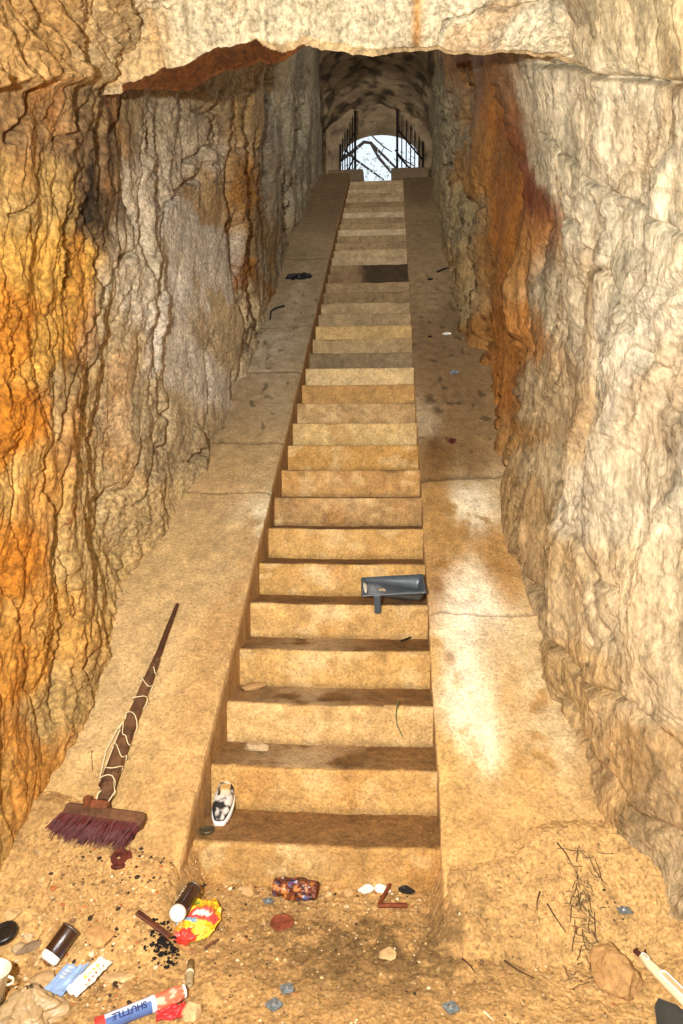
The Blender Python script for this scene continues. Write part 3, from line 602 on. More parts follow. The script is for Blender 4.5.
# ================================================================== LITTER
def up_frame(n, yawv):
    """matrix whose z is n and whose x points along yawv (2D angle)"""
    n = Vector(n).normalized(); x = Vector((math.cos(yawv), math.sin(yawv), 0)); x = (x-n*x.dot(n)).normalized(); y = n.cross(x)
    return Matrix((x, y, n)).transposed().to_euler()
NR = (0, -SL, 1)
def stone_mesh(sx, sy, sz, seed, n=3, rough=.22, flatb=True):
    import bmesh
    bm = bmesh.new(); bmesh.ops.create_icosphere(bm, subdivisions=n, radius=1)
    v = np.array([q.co[:] for q in bm.verts]); f = [[q.index for q in p.verts] for p in bm.faces]; bm.free()
    rr_ = np.random.RandomState(seed)
    for _ in range(16):                                # chop facets off
        a = rr_.normal(size=3); a /= np.linalg.norm(a); h = rr_.uniform(.55, .88); dd_ = v@a; v = v-np.outer(np.maximum(dd_-h, 0), a)
    k = 1+rough*.35*fbm(v[:, 0]*2.5+seed, v[:, 1]*2.5, v[:, 2]*2.5, 4); v = v*k[:, None]
    v[:, 2] = np.maximum(v[:, 2], -.55)
    v *= (sx/2, sy/2, sz/2); v[:, 2] -= v[:, 2].min()
    return v, f
def stone(label, px, py, w, dpt, h, col, seed, rot=0, name='stone', z=None, sink=.008, group=None, cat='stone'):
    p = G(px, py, z); v, f = stone_mesh(w, dpt, h, seed, 4 if w > .15 else 3, .22 if w < .15 else .5)
    o = link_mesh(name, v, f, flat('stone_%d_%d_%d' % col, col, .9, var=.35, bump=.6, bscale=60, vscale=25, vein=.2), None, None, False, (p[0], p[1], p[2]-sink), (0, 0, rot))
    return tag(o, label, cat, group)
SC = (196, 152, 92)
stone('flat squarish ochre stone right of the dark spray can', 101, 936, .13, .12, .05, (198, 148, 84), 1, .2)
stone('long flat tan stone beside the white wrapper', 118, 977, .13, .07, .025, (204, 162, 104), 2, .0)
stone('pale rounded stone at the bottom edge, right of the red and blue tube', 190, 1016, .085, .09, .07, (206, 168, 112), 3, .5)
stone('big rough angular stone left of the cream plastic handle', 613, 977, .18, .21, .13, (182, 136, 78), 4, .3)
stone('tan stone in the middle of the damp dirt patch edge', 510, 968, .0001+.07, .05, .03, (206, 164, 104), 5, .1) if False else None
stone('pale tan stone on the dirt, below the rusty bars', 389, 955, .07, .07, .035, (206, 168, 108), 5, .2)
stone('rounded stone at the step foot, left of the crushed rusty can', 248, 893, .075, .05, .05, (200, 156, 96), 6, .1)
stone('small dark stone on the step foot, above the rounded stone', 255, 880, .03, .03, .03, (70, 60, 48), 7, .1)
stone('tan stone at the step foot, right of the crushed rusty can', 348, 893, .05, .045, .035, (196, 150, 92), 8, .7)
stone('small stone just left of the white plaster pieces', 335, 886, .035, .03, .03, (186, 140, 84), 9, .4)
stone('wedge-shaped grey brown stone lying below the black lid', 33, 945, .12, .05, .03, (140, 112, 84), 10, .9)
stone('light stone between the black lid and the dark spray can', 18, 950, .06, .055, .045, (190, 158, 112), 11, .2)
stone('small buff stone left of the dark spray can, near the wall', 28, 937, .05, .04, .035, (206, 170, 120), 12, .2)
stone('tan stone at the far left edge behind the black lid', 14, 914, .09, .06, .04, (200, 158, 98), 13, .6)
stone('broad stone under the spray can near the blue wrapper', 44, 985, .10, .10, .05, (196, 156, 104), 14, .6)
stone('large stone at the right wall foot, beside the square washer', 672, 938, .10, .10, .06, (176, 140, 92), 15, .3) if False else None
z1 = RS*2; q = hit(257, 750, (0, 0, 1), z1)
v, f = stone_mesh(.125, .07, .06, 21)
tag(link_mesh('stone', v, f, flat('grey_block', (186, 156, 112), .9, var=.3, bump=.5, vein=.2), None, None, False, (q[0], q[1], z1-.002), (0, 0, -.15)), 'oblong grey stone block lying on the second tread', 'stone')
q = hit(252, 689, (0, 0, 1), RS*3); v, f = stone_mesh(.16, .09, .045, 22)
tag(link_mesh('stone', v, f, flat('tan_slab', (184, 140, 84), .9, var=.3, bump=.5, vein=.2), None, None, False, (q[0], q[1], RS*3-.002), (0, 0, .45)), 'tilted tan stone slab on the third tread, left corner', 'stone')
# rubble along the foot of the first step and chips all over: individual pebbles
PR = random.Random(3)
gm = node_mat('gravel', .9, var=.3, vscale=40, vein=0, bump=.3, bscale=90)
gv = []; gf = []; gc = []; protos = [stone_mesh(1, PR.uniform(.6, 1), PR.uniform(.4, .7), 50+k, 1) for k in range(8)]
GC = [lin(c) for c in ((210, 172, 114), (196, 152, 92), (226, 202, 156), (176, 130, 76), (120, 88, 54), (60, 44, 30), (206, 176, 130), (176, 100, 50))]
for i in range(2600):
    r = PR.random()
    if r < .38: x, y = PR.uniform(-1.25, -.80), PR.uniform(1.95, 2.5)
    elif r < .50: x, y = PR.uniform(-.78, .20), 2.59-abs(PR.gauss(0, .05))
    else: x, y = PR.uniform(-.9, .82), PR.uniform(1.95, 2.5)
    sz = min(.026, .004+PR.expovariate(1/.0035)) if r > .50 else min(.034, .004+PR.expovariate(1/.006))
    v, f = protos[PR.randrange(8)]; q_ = PR.uniform(0, 6.28); c_, s_ = math.cos(q_), math.sin(q_); n0 = len(gv); z = dz(x, y)-sz*.05
    for a, b_, c in v: gv.append((x+sz*(a*c_-b_*s_), y+sz*(a*s_+b_*c_), z+sz*c))
    gf += [tuple(n0+k for k in q) for q in f]; gc += [GC[PR.randrange(8)]]*len(v)
tag(link_mesh('gravel', gv, gf, gm, None, np.array(gc), False), 'fine stone chips and gravel strewn over the dirt floor', 'gravel', kind='stuff')

# ---- broom lying on the left ramp
def R_on(x, y): return on_ramp(x, y, LOFF+.012)
hb = R_on(104, 806); ht = R_on(178, 607); ctr = R_on(102, 818)
broom = thing('broom', 'old worn push broom with dark red bristles lying on the left ramp', 'broom', ctr)
ax = Vector(ht-hb).normalized(); nn_ = Vector(NR).normalized()
def BL(t, off=0, up=.02): p = Vector(hb)+(Vector(ht)-Vector(hb))*t+nn_*up+ax.cross(nn_)*off; return p-Vector(ctr)
M_WOODD = flat('dark_wood', (84, 48, 28), .6, var=.6, vscale=14, bump=.6, bscale=30, vein=.3)
MB().tube([BL(t, o, u) for t, o, u in ((.0, .006, .035), (.1, .002, .036), (.3, -.004, .036), (.45, 0, .034), (.60, .004, .032), (.66, .008, .03))], [.026, .030, .028, .024, .020, .012], 9, sy=.8).build('handle_splint', flat('splint_wood', (112, 74, 44), .65, var=.7, vscale=10, bump=.7, bscale=30, vein=.4), broom)
MB().tube([BL(t, o, u) for t, o, u in ((.06, -.022, .028), (.3, -.018, .028), (.55, -.008, .028), (.7, .002, .026), (.85, .0, .024), (1, .0, .02))], [.018, .017, .015, .014, .012, .009], 9).build('handle', M_WOODD, broom)
M_STR = flat('twine', (226, 208, 160), .8, var=.1)
tw = []
for i in range(150):
    t = .06+.54*(i/149)**1.2; a = i*.30+.8*math.sin(i*.23)
    tw.append(BL(t+.018*math.sin(i*.37)+.01*math.sin(i*.9), -.006+.037*math.cos(a), .032+.036*math.sin(a)))
MB().tube(tw, .0019, 5).build('lashing_string', M_STR, broom)
MB().tube([BL(t, o, .012) for t, o in ((.02, .0), (.10, -.055), (.22, -.075), (.32, -.06), (.36, -.01), (.30, -.05), (.16, -.05), (.04, -.01))], .0024, 5).build('loose_string', M_STR, broom)
MB().tube([BL(t, o, .05) for t, o in ((-.05, .0), (-.02, .03), (.03, .045), (.08, .02), (.02, -.02), (-.04, -.01))], .0026, 5).build('loose_string', M_STR, broom)
hl, hr = R_on(68, 815), R_on(146, 826)
hx = (Vector(hr)-Vector(hl)); hlen = hx.length; hx.normalize(); hm = (Vector(hl)+Vector(hr))/2-Vector(ctr)
hy = nn_.cross(hx)
HM = Matrix((hx, hy, nn_)).transposed().to_4x4(); HM.translation = hm
MB().box((0, 0, .035), (hlen, .055, .045), HM, .2).build('brush_head', flat('brush_wood', (104, 66, 40), .7, var=.6, vscale=12, bump=.6, vein=.3), broom)
MB().box((-.03, .03, .045), (.075, .035, .045), HM, .2).tube([HM @ Vector((-.07, .02, .06)), HM @ Vector((-.09, .05, .05))], .018, 8).build('socket', flat('rusty_socket', (120, 62, 32), .7, var=.6), broom)
b = MB(); BR = random.Random(5)
for i in range(46):
    for j in range(4):
        x = -hlen/2-.03+(hlen+.0)*i/45*.97; z = .012+.013*j
        ln = .062+BR.uniform(-.02, .025); sx_ = -.030+BR.uniform(-.025, .02); p0 = Vector((x+.03, -.02, z+.005)); p1 = Vector((x+.03+sx_, -.03-ln, max(.002, z*.8+BR.uniform(-.012, .012))))
        for k in range(3):
            e = Vector((BR.uniform(-.012, .012), BR.uniform(-.01, .01), BR.uniform(-.006, .008)))
            m_ = (p0+p1)/2+e*.5+Vector((0, 0, .006)); b.tube([HM @ p0, HM @ m_, HM @ (p1+e)], [.0022, .0024, .0012], 4)
b.build('bristles', flat('dark_red_bristle', (88, 20, 16), .55, var=.5, vscale=60), broom)
MB().box((0, 0, .016), (hlen*.92, .05, .03), HM @ Matrix.Translation((-.01, -.045, 0)), .3).build('bristle_base', flat('dark_red_base', (60, 16, 16), .7, var=.5), broom)
# rusty lump below the brush
p = R_on(120, 856); p[2] = max(p[2]-.012, dz(p[0], p[1]))
t = thing('rusty_fitting', 'small rusty dark red metal fitting with a hole, below the broom head', 'metal scrap', p, up_frame(NR, .3))
M_RR = flat('rusty_red', (92, 34, 22), .7, var=.6, vscale=40)
MB().lathe([(.012, 0), (.030, 0), (.033, .008), (.028, .016), (.012, .016), (.011, .004)], 18).build('ring', M_RR, t)
v, f = stone_mesh(.07, .03, .022, 31); link_mesh('lug', [(a-.004, b_-.035, c) for a, b_, c in v], f, M_RR, t, None, False)
v, f = stone_mesh(.03, .045, .02, 32); link_mesh('lug', [(a+.034, b_+.0, c) for a, b_, c in v], f, M_RR, t, None, False)

# ---- shoe and round cap on the first tread
q = hit(224, 822, (0, 0, 1), RS)
shoe = thing('shoe', 'worn slip-on shoe, white sole and blotched black upper, on the lowest tread', 'shoe', (q[0]-.012, q[1]-.028, RS), (math.radians(17), 0, math.radians(3)))
def shoe_ring(y, top, w):
    return y
oy = np.concatenate([np.linspace(0, .94, 20), [.97, .99, 1.0]])
def half(t): return .044*(1-.0*t)*math.sin(math.pi*min(max(t, .0), 1))**.35*(1-.20*t+.0) if 0 < t < 1 else .002
vs = []; fs = []; n = 14
for i, t in enumerate(oy):
    w = half(max(.03, min(.93, t))); hh = np.interp(t, [0, .1, .3, .45, .8, 1], [.018, .036, .048, .052, .054, .034])
    for k in range(n):
        a = 2*math.pi*k/n; x = w*math.cos(a); z = .016+hh*.5*(1+math.sin(a))*(1 if math.sin(a) > 0 else 1)-.0
        vs.append((x, t*.225, max(.014, z)))
for i in range(len(oy)-1):
    for k in range(n):
        up_k = k in (2, 3, 4)
        if oy[i] > .44 and oy[i] < .74 and up_k: continue        # the opening
        fs.append((i*n+k, i*n+(k+1) % n, (i+1)*n+(k+1) % n, (i+1)*n+k))
fs.append(tuple(range(n-1, -1, -1))); fs.append(tuple((len(oy)-1)*n+k for k in range(n)))
up_m = node_mat('shoe_upper', .6, base=(150, 140, 134), var=.6, vscale=14, vein=.6, bump=.3, bscale=60)
nt = up_m.node_tree; nz = nt.nodes.new('ShaderNodeTexNoise'); nz.inputs['Scale'].default_value = 17; rp = nt.nodes.new('ShaderNodeValToRGB'); rp.color_ramp.elements[0].position = .49; rp.color_ramp.elements[1].position = .58
rp.color_ramp.elements[0].color = (.02, .018, .018, 1); rp.color_ramp.elements[1].color = (.62, .56, .50, 1)
tcx = nt.nodes.new('ShaderNodeTexCoord'); nt.links.new(tcx.outputs['Object'], nz.inputs['Vector']); nt.links.new(nz.outputs['Fac'], rp.inputs[0]); nt.links.new(rp.outputs[0], nt.nodes['Principled BSDF'].inputs['Base Color'])
so = link_mesh('upper', vs, fs, up_m, shoe); md = so.modifiers.new('s', 'SOLIDIFY'); md.thickness = .003; md = so.modifiers.new('s', 'SUBSURF'); md.levels = 1; md.render_levels = 2
v2 = []; m_ = 40
def sole_ring(z, g):
    return [((half(.5-.5*math.cos(math.pi*min(k, m_-k)/(m_/2)))+g)*(1 if k < m_/2 else -1), (.5-.5*math.cos(math.pi*min(k, m_-k)/(m_/2)))*.232-.004+(-g if min(k, m_-k) < 3 else 0), z) for k in range(m_)]
for z, g in ((0, .001), (.004, .005), (.018, .005), (.021, .002)): v2 += sole_ring(z, g)
f2 = [(r*m_+k, r*m_+(k+1) % m_, (r+1)*m_+(k+1) % m_, (r+1)*m_+k) for r in range(3) for k in range(m_)]+[tuple(range(m_-1, -1, -1)), tuple(3*m_+k for k in range(m_))]
link_mesh('sole', v2, f2, flat('white_rubber', (232, 228, 218), .5, var=.15), shoe, None, False)['label'] = 'dirty white rubber sole'
MB().box((0, .135, .034), (.044, .075, .006), None, .4).build('insole', flat('cream_insole', (222, 204, 166), .8), shoe)
q = hit(207, 832, (0, 0, 1), RS)
o = MB().lathe([(.004, .004), (.016, .003), (.020, 0), (.026, 0), (.030, .004), (.030, .012), (.026, .014), (.022, .008), (.012, .009), (.003, .010)], 24).build('metal_disc', flat('tarnished_metal', (92, 80, 56), .45, .5, var=.5), None, (q[0], q[1], RS+.001), (.0, 0, 0), True)
tag(o, 'small tarnished round cap beside the shoe on the lowest tread', 'cap')

# ---- roller tray on the fifth tread
zt = RS*5; A_ = hit(362, 604, (0, 0, 1), zt); B_ = hit(424, 600, (0, 0, 1), zt)
tr = thing('paint_tray', 'dark grey plastic roller tray on a tread in the middle of the stairs', 'paint tray', ((A_[0]+B_[0])/2, Y0+T*4+.075, zt+.030), (.33, -.05, .04))
TL, TW = .335, .20
M_TR = flat('slate_plastic', (66, 76, 84), .35, var=.25, bump=.05, spec=.5)
def tray_mesh():
    nu, nv = 36, 22; v = []
    for i in range(nu):
        for j in range(nv):
            a, b_ = i/(nu-1), j/(nv-1); ex, ey = min(a, 1-a)*TL, min(b_, 1-b_)*TW
            x, y = (a-.5)*TL, (b_-.5)*TW
            floor_z = .008+np.interp(a, [0, .3, .95, 1], [.052, .044, .0, .0]) if True else 0
            e = min(ex, ey); rim = .085
            wall = np.clip(1-(e-.012)/.012, 0, 1); z = floor_z*(1-wall)+rim*wall
            if e < .012: z = rim-.0-(.012-e)*.25 if e > .004 else rim-.008
            z -= .012*(1-a)*wall*.3
            v.append((x*(1+.06*(z/.07)), y*(1+.10*(z/.07)), z))
    return np.array(v), grid_faces(nu, nv)
v, f = tray_mesh(); o = link_mesh('tray_body', v, f, M_TR, tr, None, True); md = o.modifiers.new('s', 'SOLIDIFY'); md.thickness = .003; md.offset = -1
b = MB()
for k in range(11): b.box((-.10+.018*k, 0, .0555-.0058*k-.0), (.004, TW-.06, .006))
b.build('roller_ribs', M_TR, tr)
MB().box((-TL/2+.075, -TW/2-.012, .020), (.036, .016, .11), None, .3).build('foot', M_TR, tr)
MB().box((-TL/2+.075, TW/2-.005, .035), (.036, .012, .07), None, .3).build('foot', M_TR, tr)
v, f = stone_mesh(.16, .10, .012, 71); link_mesh('dried_paint', [(a-.02, b_, c+.034-.28*(a)) for a, b_, c in v], f, flat('dried_paint', (190, 168, 130), .9, var=.4), tr, None, True)
v, f = stone_mesh(.03, .14, .02, 72); link_mesh('paint_chip', [(a-TL/2+.012, b_, c+.066) for a, b_, c in v], f, flat('paint_chip', (222, 212, 190), .8, var=.4, vein=.4), tr, None, True)

# ---- stick and vine on the steps
def stick(label, pts, r, col=(52, 36, 22), cat='twig', name='twig', group=None):
    o = pts[0]; n_ = [Vector(p)-Vector(o) for p in pts]; L_ = len(n_)
    ob = MB().tube(n_, [r*(1-.45*i/(L_-1)) for i in range(L_)], 6).build(name, flat('twig_%d' % sum(col), col, .8, var=.4), None, o)
    return tag(ob, label, cat, group)
z4 = RS*4
stick('dark stick on the fourth tread against the right edge', [hit(401, 641, (0, 0, 1), z4+.006), hit(413, 636.5, (0, 0, 1), z4+.010), hit(425, 631.5, (0, 0, 1), z4+.02)], .006)
p = [hit(398, 701, (0, 1, 0), Y0+T*2-.004), hit(396, 712, (0, 1, 0), Y0+T*2-.008), hit(397, 725, (0, 1, 0), Y0+T*2-.006), hit(402, 735, (0, 1, 0), Y0+T*2-.008), hit(407, 744, (0, 0, 1), RS*2+.005)]
stick('thin green vine strand trailing down one stair riser', p, .0028, (60, 92, 50), 'vine', 'vine_strand')

# ---- spray cans
def spray_can(label, a, b_, r, body, cap_rgb, zoff=0, streaks=0):
    """a: cap end, b_: base end (ground points)"""
    a = Vector(a); b_ = Vector(b_); d_ = (b_-a); L_ = d_.length
    yaw = math.atan2(d_.y, d_.x); pitch = math.asin(d_.z/L_)
    t = thing('spray_can', label, 'spray can', (a.x, a.y, a.z+zoff), (0, 0, yaw))
    M = Matrix.Rotation(-pitch, 4, 'Y') @ Matrix.Rotation(math.pi/2, 4, 'Y')
    MB().lathe([(r*.6, L_*.99), (r*.86, L_), (r, L_-.003), (r*.97, L_-.010), (r*.98, L_-.013), (r*.98, .026), (r*.9, .022), (r*.7, .018)][::-1], 28, M).build('body', body, t, smooth=True)
    MB().lathe([(r*.90, L_-.004), (r*1.02, L_-.006), (r*1.03, L_-.001), (r*.96, L_+.002), (r*.86, L_)], 28, M).build('base_rim', flat('tin_rim', (120, 110, 100), .35, .8), t, smooth=True)
    MB().lathe([(r*.55, 0), (r*.80, .001), (r*.97, .008), (r*1.0, .014), (r*1.0, .024), (r*.9, .026)], 28, M).build('cap', cap_rgb, t, smooth=True)
    return t, M, L_
def can_pt(x, y, r):
    p = G(x, y); return hit(x, y, (0, 0, 1), dz(p[0], p[1])+r+.002)
M_BRN = flat('brown_gloss', (52, 26, 14), .25, .1, var=.4, vscale=12, spec=.5, coat=.4); M_WHT = flat('white_plastic', (238, 232, 220), .45, var=.1)
t, M, L_ = spray_can('glossy dark brown spray can with a white end, left, beside the blue wrapper', can_pt(47, 962, .032), can_pt(71, 928, .032), .032, M_BRN, M_WHT)
MB().lathe([(.006, -.008), (.009, -.007), (.012, -.002), (.014, .001), (.012, .003)], 16, M).build('nozzle', flat('brown_nozzle', (130, 84, 44), .5), t, smooth=True)
t, M, L_ = spray_can('brown spray can with a white end, leaning beside the yellow bag', can_pt(176, 916, .029), can_pt(193, 889, .029), .029, M_BRN, M_WHT)
b = MB()
for k in range(9): b.box((.0291*math.cos(2.3+.12*(k % 3)), .0291*math.sin(2.3+.12*(k % 3)), .06+.009*k), (.001, .006, .004), M)
b.build('label_print', flat('pale_print', (206, 190, 170), .5), t)

# ---- crumpled sheets
def sheet(nu, nv, sx, sy, amp, seed, curl=0, out=None):
    u, v = np.meshgrid(np.linspace(-.5, .5, nu), np.linspace(-.5, .5, nv), indexing='ij')
    x, y = u*sx, v*sy
    z = amp*(1-np.abs(fbm(u*2+seed, v*3, seed, 2))*2)+amp*.25*fbm(u*7+seed, v*7, 1.1, 2)
    z = z-z.min()+curl*(u**2)*4
    return np.stack([x, y, z], -1), u, v
def print_cols(u, v, spec, base):
    C = np.broadcast_to(lin(base), u.shape+(3,)).copy()
    for (u0, u1, v0, v1, c) in spec:
        m = (u > u0) & (u < u1) & (v > v0) & (v < v1); C[m] = lin(c)
    return C
M_PLA = node_mat('printed_film', .35, var=.12, vscale=20, vein=0, bump=.1, bscale=30, spec=.5)
# yellow bag
p = G(197, 930); u, v = np.meshgrid(np.linspace(0, 2*math.pi, 90), np.linspace(0, 1, 46), indexing='ij')
# a crushed closed bag: lumpy flattened body
lat = (v-.5)*math.pi; cr = 1+.22*fbm(np.cos(u)*1.6+3, np.sin(u)*1.6, v*3, 3)
x = .072*np.cos(lat)**.8*np.cos(u)*cr; y = .105*np.sin(lat)*(1+.1*np.sin(u*2)); z = .042*np.cos(lat)**.7*np.sin(u)*cr
# main axis y ; creases
cre = fbm(x*22, y*22, z*22+4, 3); k = 1+.20*np.abs(cre)-.08
x, y, z = x*k, y*(1+.05*cre), z*k+.012*terr(cre, 3, .5)
z = np.maximum(z, -.03); z -= z.min()
C = np.broadcast_to(lin((240, 190, 20)), x.shape+(3,)).copy()
w = fbm(x*14, y*14, z*10, 3)
C[(w > .18)] = lin((248, 210, 70)); C[(w < -.33)] = lin((200, 140, 20))
m = (y < -.088+.15*(x)) ; C[m] = lin((226, 50, 36))
m = (y > -.04+.5*(x)) & (y < .012+.5*x) & (x > -.02) & (x < .07); C[m] = lin((228, 70, 60))
m = (y > -.02+.5*(x)) & (y < -.004+.5*x) & (x > -.005) & (x < .05); C[m] = lin((240, 220, 200))
m = (y > -.062+.35*(x)) & (y < -.035+.35*x) & (x > -.045) & (x < .02); C[m] = lin((120, 170, 205))
m = (y > .02) & (y < .05) & (x > -.03) & (x < -.01) & (w > -.1); C[m] = lin((96, 140, 40))
m = (np.abs((y-.04-.3*x) % .014-.007) < .0022) & (x > .0) & (x < .045) & (y > .02) & (y < .075); C[m] = lin((190, 130, 20))
o = link_mesh('plastic_bag', np.stack([x, y, z], -1).reshape(-1, 3), grid_faces(90, 46, True), M_PLA, cols=C.reshape(-1, 3), smooth=False, loc=(p[0]+.0, p[1]+.0, dz(p[0], p[1])+.0), rot=(0, 0, -.25))
tag(o, 'crumpled yellow plastic bag with red and blue print on the dirt', 'plastic bag')
# blue wrapper, white wrapper
def paper(name, label, cat, px, py, sx, sy, yaw, base, spec, seed, amp=.004, curl=.004, lift=.012):
    p = G(px, py); P_, u, v = sheet(40, 60, sx, sy, amp, seed, curl)
    C = print_cols(u, v, spec, base)
    o = link_mesh(name, P_.reshape(-1, 3), grid_faces(40, 60), M_PLA, cols=C.reshape(-1, 3), smooth=True, loc=(p[0], p[1], dz(p[0], p[1])+lift), rot=up_frame((0, -.12, 1), yaw))
    md = o.modifiers.new('s', 'SOLIDIFY'); md.thickness = .0012
    return tag(o, label, cat)
paper('wrapper', 'pale blue printed wrapper strip beside the dark spray can', 'wrapper', 70, 979, .072, .20, -.26, (134, 168, 218),
      [(-.35+.0*k, -.05, -.1+.07*k, -.075+.07*k, (200, 200, 190)) for k in range(6)]+[(.1, .3, -.2, .3, (150, 184, 226)), (-.5, .5, -.5, -.42, (170, 196, 232)), (-.5, .5, -.40, -.385, (96, 130, 190))], 3.)
paper('wrapper', 'white wrapper with yellow and red dots right of the blue one', 'wrapper', 91, 983, .055, .145, -.40, (226, 218, 204),
      [(-.3, -.12, -.1+.12*k, -.04+.12*k, (226, 190, 70)) for k in range(4)]+[(.02, .16, -.2+.1*k, -.15+.1*k, (206, 96, 80)) for k in range(6)], 5., .008, .008)
# tube wrapper with lettering
a, b_ = Vector(G(96, 1034)), Vector(G(183, 1001)); d_ = b_-a; L_ = d_.length
tb = thing('snack_tube', 'red and blue printed tube wrapper at the bottom edge, lettered upside down', 'wrapper', (a.x, a.y, a.z+.024), (0, 0, math.atan2(d_.y, d_.x)))
v = []; cc = []; n1, n2 = 80, 40
for i in range(n1):
    t_ = i/(n1-1); r_ = .024*(1-.25*max(0, (t_-.9)/.1)**2)
    for k in range(n2):
        q_ = 2*math.pi*k/n2; cr_ = 1+.06*float(pn(t_*9, math.cos(q_)*1.5, math.sin(q_)*1.5)); v.append((t_*L_, r_*cr_*math.cos(q_), r_*cr_*math.sin(q_)*.92-.001))
        if t_ > .67: c = (232, 104, 70) if pn(t_*12, math.cos(q_)*2, math.sin(q_)*2) < .15 else (240, 170, 140)
        elif t_ > .61: c = (214, 220, 232)
        elif t_ > .10: c = (40, 62, 120) if math.cos(q_) > .35 else ((206, 214, 230) if math.cos(q_) > -.45 else (70, 100, 160))
        else: c = (206, 50, 40)
        if .12 < t_ < .60 and .50 < math.cos(q_) < .72 and int(t_*60) % 3: c = (206, 70, 60)
        cc.append(lin(c))
f_ = [(i*n2+k, i*n2+(k+1) % n2, (i+1)*n2+(k+1) % n2, (i+1)*n2+k) for i in range(n1-1) for k in range(n2)]
o = link_mesh('tube_film', v, [q_[::-1] for q_ in f_], M_PLA, tb, np.array(cc), True); md = o.modifiers.new('s', 'SOLIDIFY'); md.thickness = .001; md.offset = 1
MB().lathe([(.006, L_-.001), (.017, L_), (.020, L_+.004), (.019, L_+.007), (.012, L_+.006)], 20, Matrix.Rotation(math.pi/2, 4, 'Y')).build('torn_end', flat('torn_white', (236, 226, 210), .7), tb)
def text(body, size, mat, parent, M, ext=.0004, name='lettering'):
    c = bpy.data.curves.new(name, 'FONT'); c.body = body; c.size = size; c.extrude = ext; c.align_x = 'CENTER'; c.align_y = 'CENTER'; c.space_character = 1.0; c.offset = size*.02
    o = bpy.data.objects.new(name+'_curve', c); COL.objects.link(o); bpy.context.view_layer.update()
    dg = bpy.context.evaluated_depsgraph_get(); me = bpy.data.meshes.new_from_object(o.evaluated_get(dg)); bpy.data.objects.remove(o)
    me.transform(M); me.materials.clear(); me.materials.append(mat)
    ob = bpy.data.objects.new(name, me); COL.objects.link(ob); ob.parent = parent; return ob
Mt = Matrix.Translation((L_*.36, -.0145, .0195)) @ Matrix.Rotation(math.radians(37), 4, 'X') @ Matrix.Rotation(math.pi, 4, 'Z')
text('SHUTTLE', .025, flat('navy_print', (30, 44, 100), .5), tb, Mt)
p = G(172, 1016); P_, u, v_ = sheet(30, 24, .085, .06, .012, 8., .0)
o = link_mesh('red_film', P_.reshape(-1, 3), grid_faces(30, 24), flat('red_film', (206, 40, 40), .4, var=.3), smooth=True, loc=(p[0]-.004, p[1]+.0, dz(p[0], p[1])+.002), rot=(0, 0, .3)); md = o.modifiers.new('s', 'SOLIDIFY'); md.thickness = .0012
tag(o, 'scrap of crumpled red film tucked under the printed tube', 'wrapper')

# ---- burnt lath and charred heap
a, b_ = Vector(G(137, 918)), Vector(G(170, 947)); a.z += .022; b_.z += .036
d_ = b_-a; o = MB().box((d_.length/2, 0, 0), (d_.length, .022, .009), None, .2).build('burnt_lath', flat('burnt_brown', (92, 44, 22), .5, var=.6, vscale=20, vein=.3), None, a, (0, -math.asin(d_.z/d_.length), math.atan2(d_.y, d_.x)))
tag(o, 'reddish brown burnt wooden lath leaning on the charred heap', 'wood scrap')
M_CHAR = flat('char', (24, 20, 16), .8, var=.6, vscale=60)
CR_ = random.Random(9)
def char_heap(label, px, py, r, n):
    p = G(px, py); b = MB()
    for i in range(n):
        q_ = CR_.uniform(0, 6.28); rr_ = r*CR_.random()**.8; s_ = CR_.uniform(.06, .20)*r
        v, f = stone_mesh(s_*2, s_*1.3, s_, 100+i, 1); x_, y_ = rr_*math.cos(q_), rr_*math.sin(q_)*1.1
        b.add(v, f, Matrix.Translation((x_, y_, dz(p[0]+x_, p[1]+y_)-dz(p[0], p[1])+max(0, r*.25*(1-rr_/r)-.004))) @ Matrix.Rotation(CR_.uniform(0, 6), 4, 'Z'))
    return tag(b.build('charred_debris', M_CHAR, None, (p[0], p[1], dz(p[0], p[1]))), label, 'debris', kind='stuff')
char_heap('black charred debris heap left of the yellow bag', 163, 944, .060, 170)
char_heap('small black charred clump on the dirt below the rusty ring', 234, 992, .022, 20)
char_heap('tiny black burnt fragments on the dirt above the charred heap', 117, 893, .018, 9)
a, b_ = G(205, 950), G(219, 941); stick('short brown wood splinter right of the yellow bag', [a+(0, 0, .006), (np.array(a)+b_)/2+(0, 0, .008), b_+(0, 0, .006)], .006, (112, 70, 44), 'wood scrap', 'wood_splinter')
# buff cylinder (spent firework tube)
a, b_ = Vector(G(189, 989)), Vector(G(191, 964)); d_ = b_-a; L_ = d_.length
t = thing('paper_tube', 'short buff paper tube with a dark hole, above the pale rounded stone', 'tube', (a.x, a.y, a.z+.013), (0, 0, math.atan2(d_.y, d_.x)))
M = Matrix.Rotation(math.pi/2, 4, 'Y')
MB().lathe([(.004, .012), (.005, .001), (.011, 0), (.0125, .003), (.012, L_*.45), (.0125, L_*.47), (.0125, L_*.55), (.011, L_*.57), (.0105, L_), (.006, L_)], 18, M).build('tube', flat('buff_card', (158, 136, 92), .8, var=.3), t, smooth=True)
MB().lathe([(.0122, L_*.46), (.0133, L_*.47), (.0133, L_*.55), (.0122, L_*.56)], 18, M).build('band', flat('pale_band', (214, 200, 164), .7), t, smooth=True)
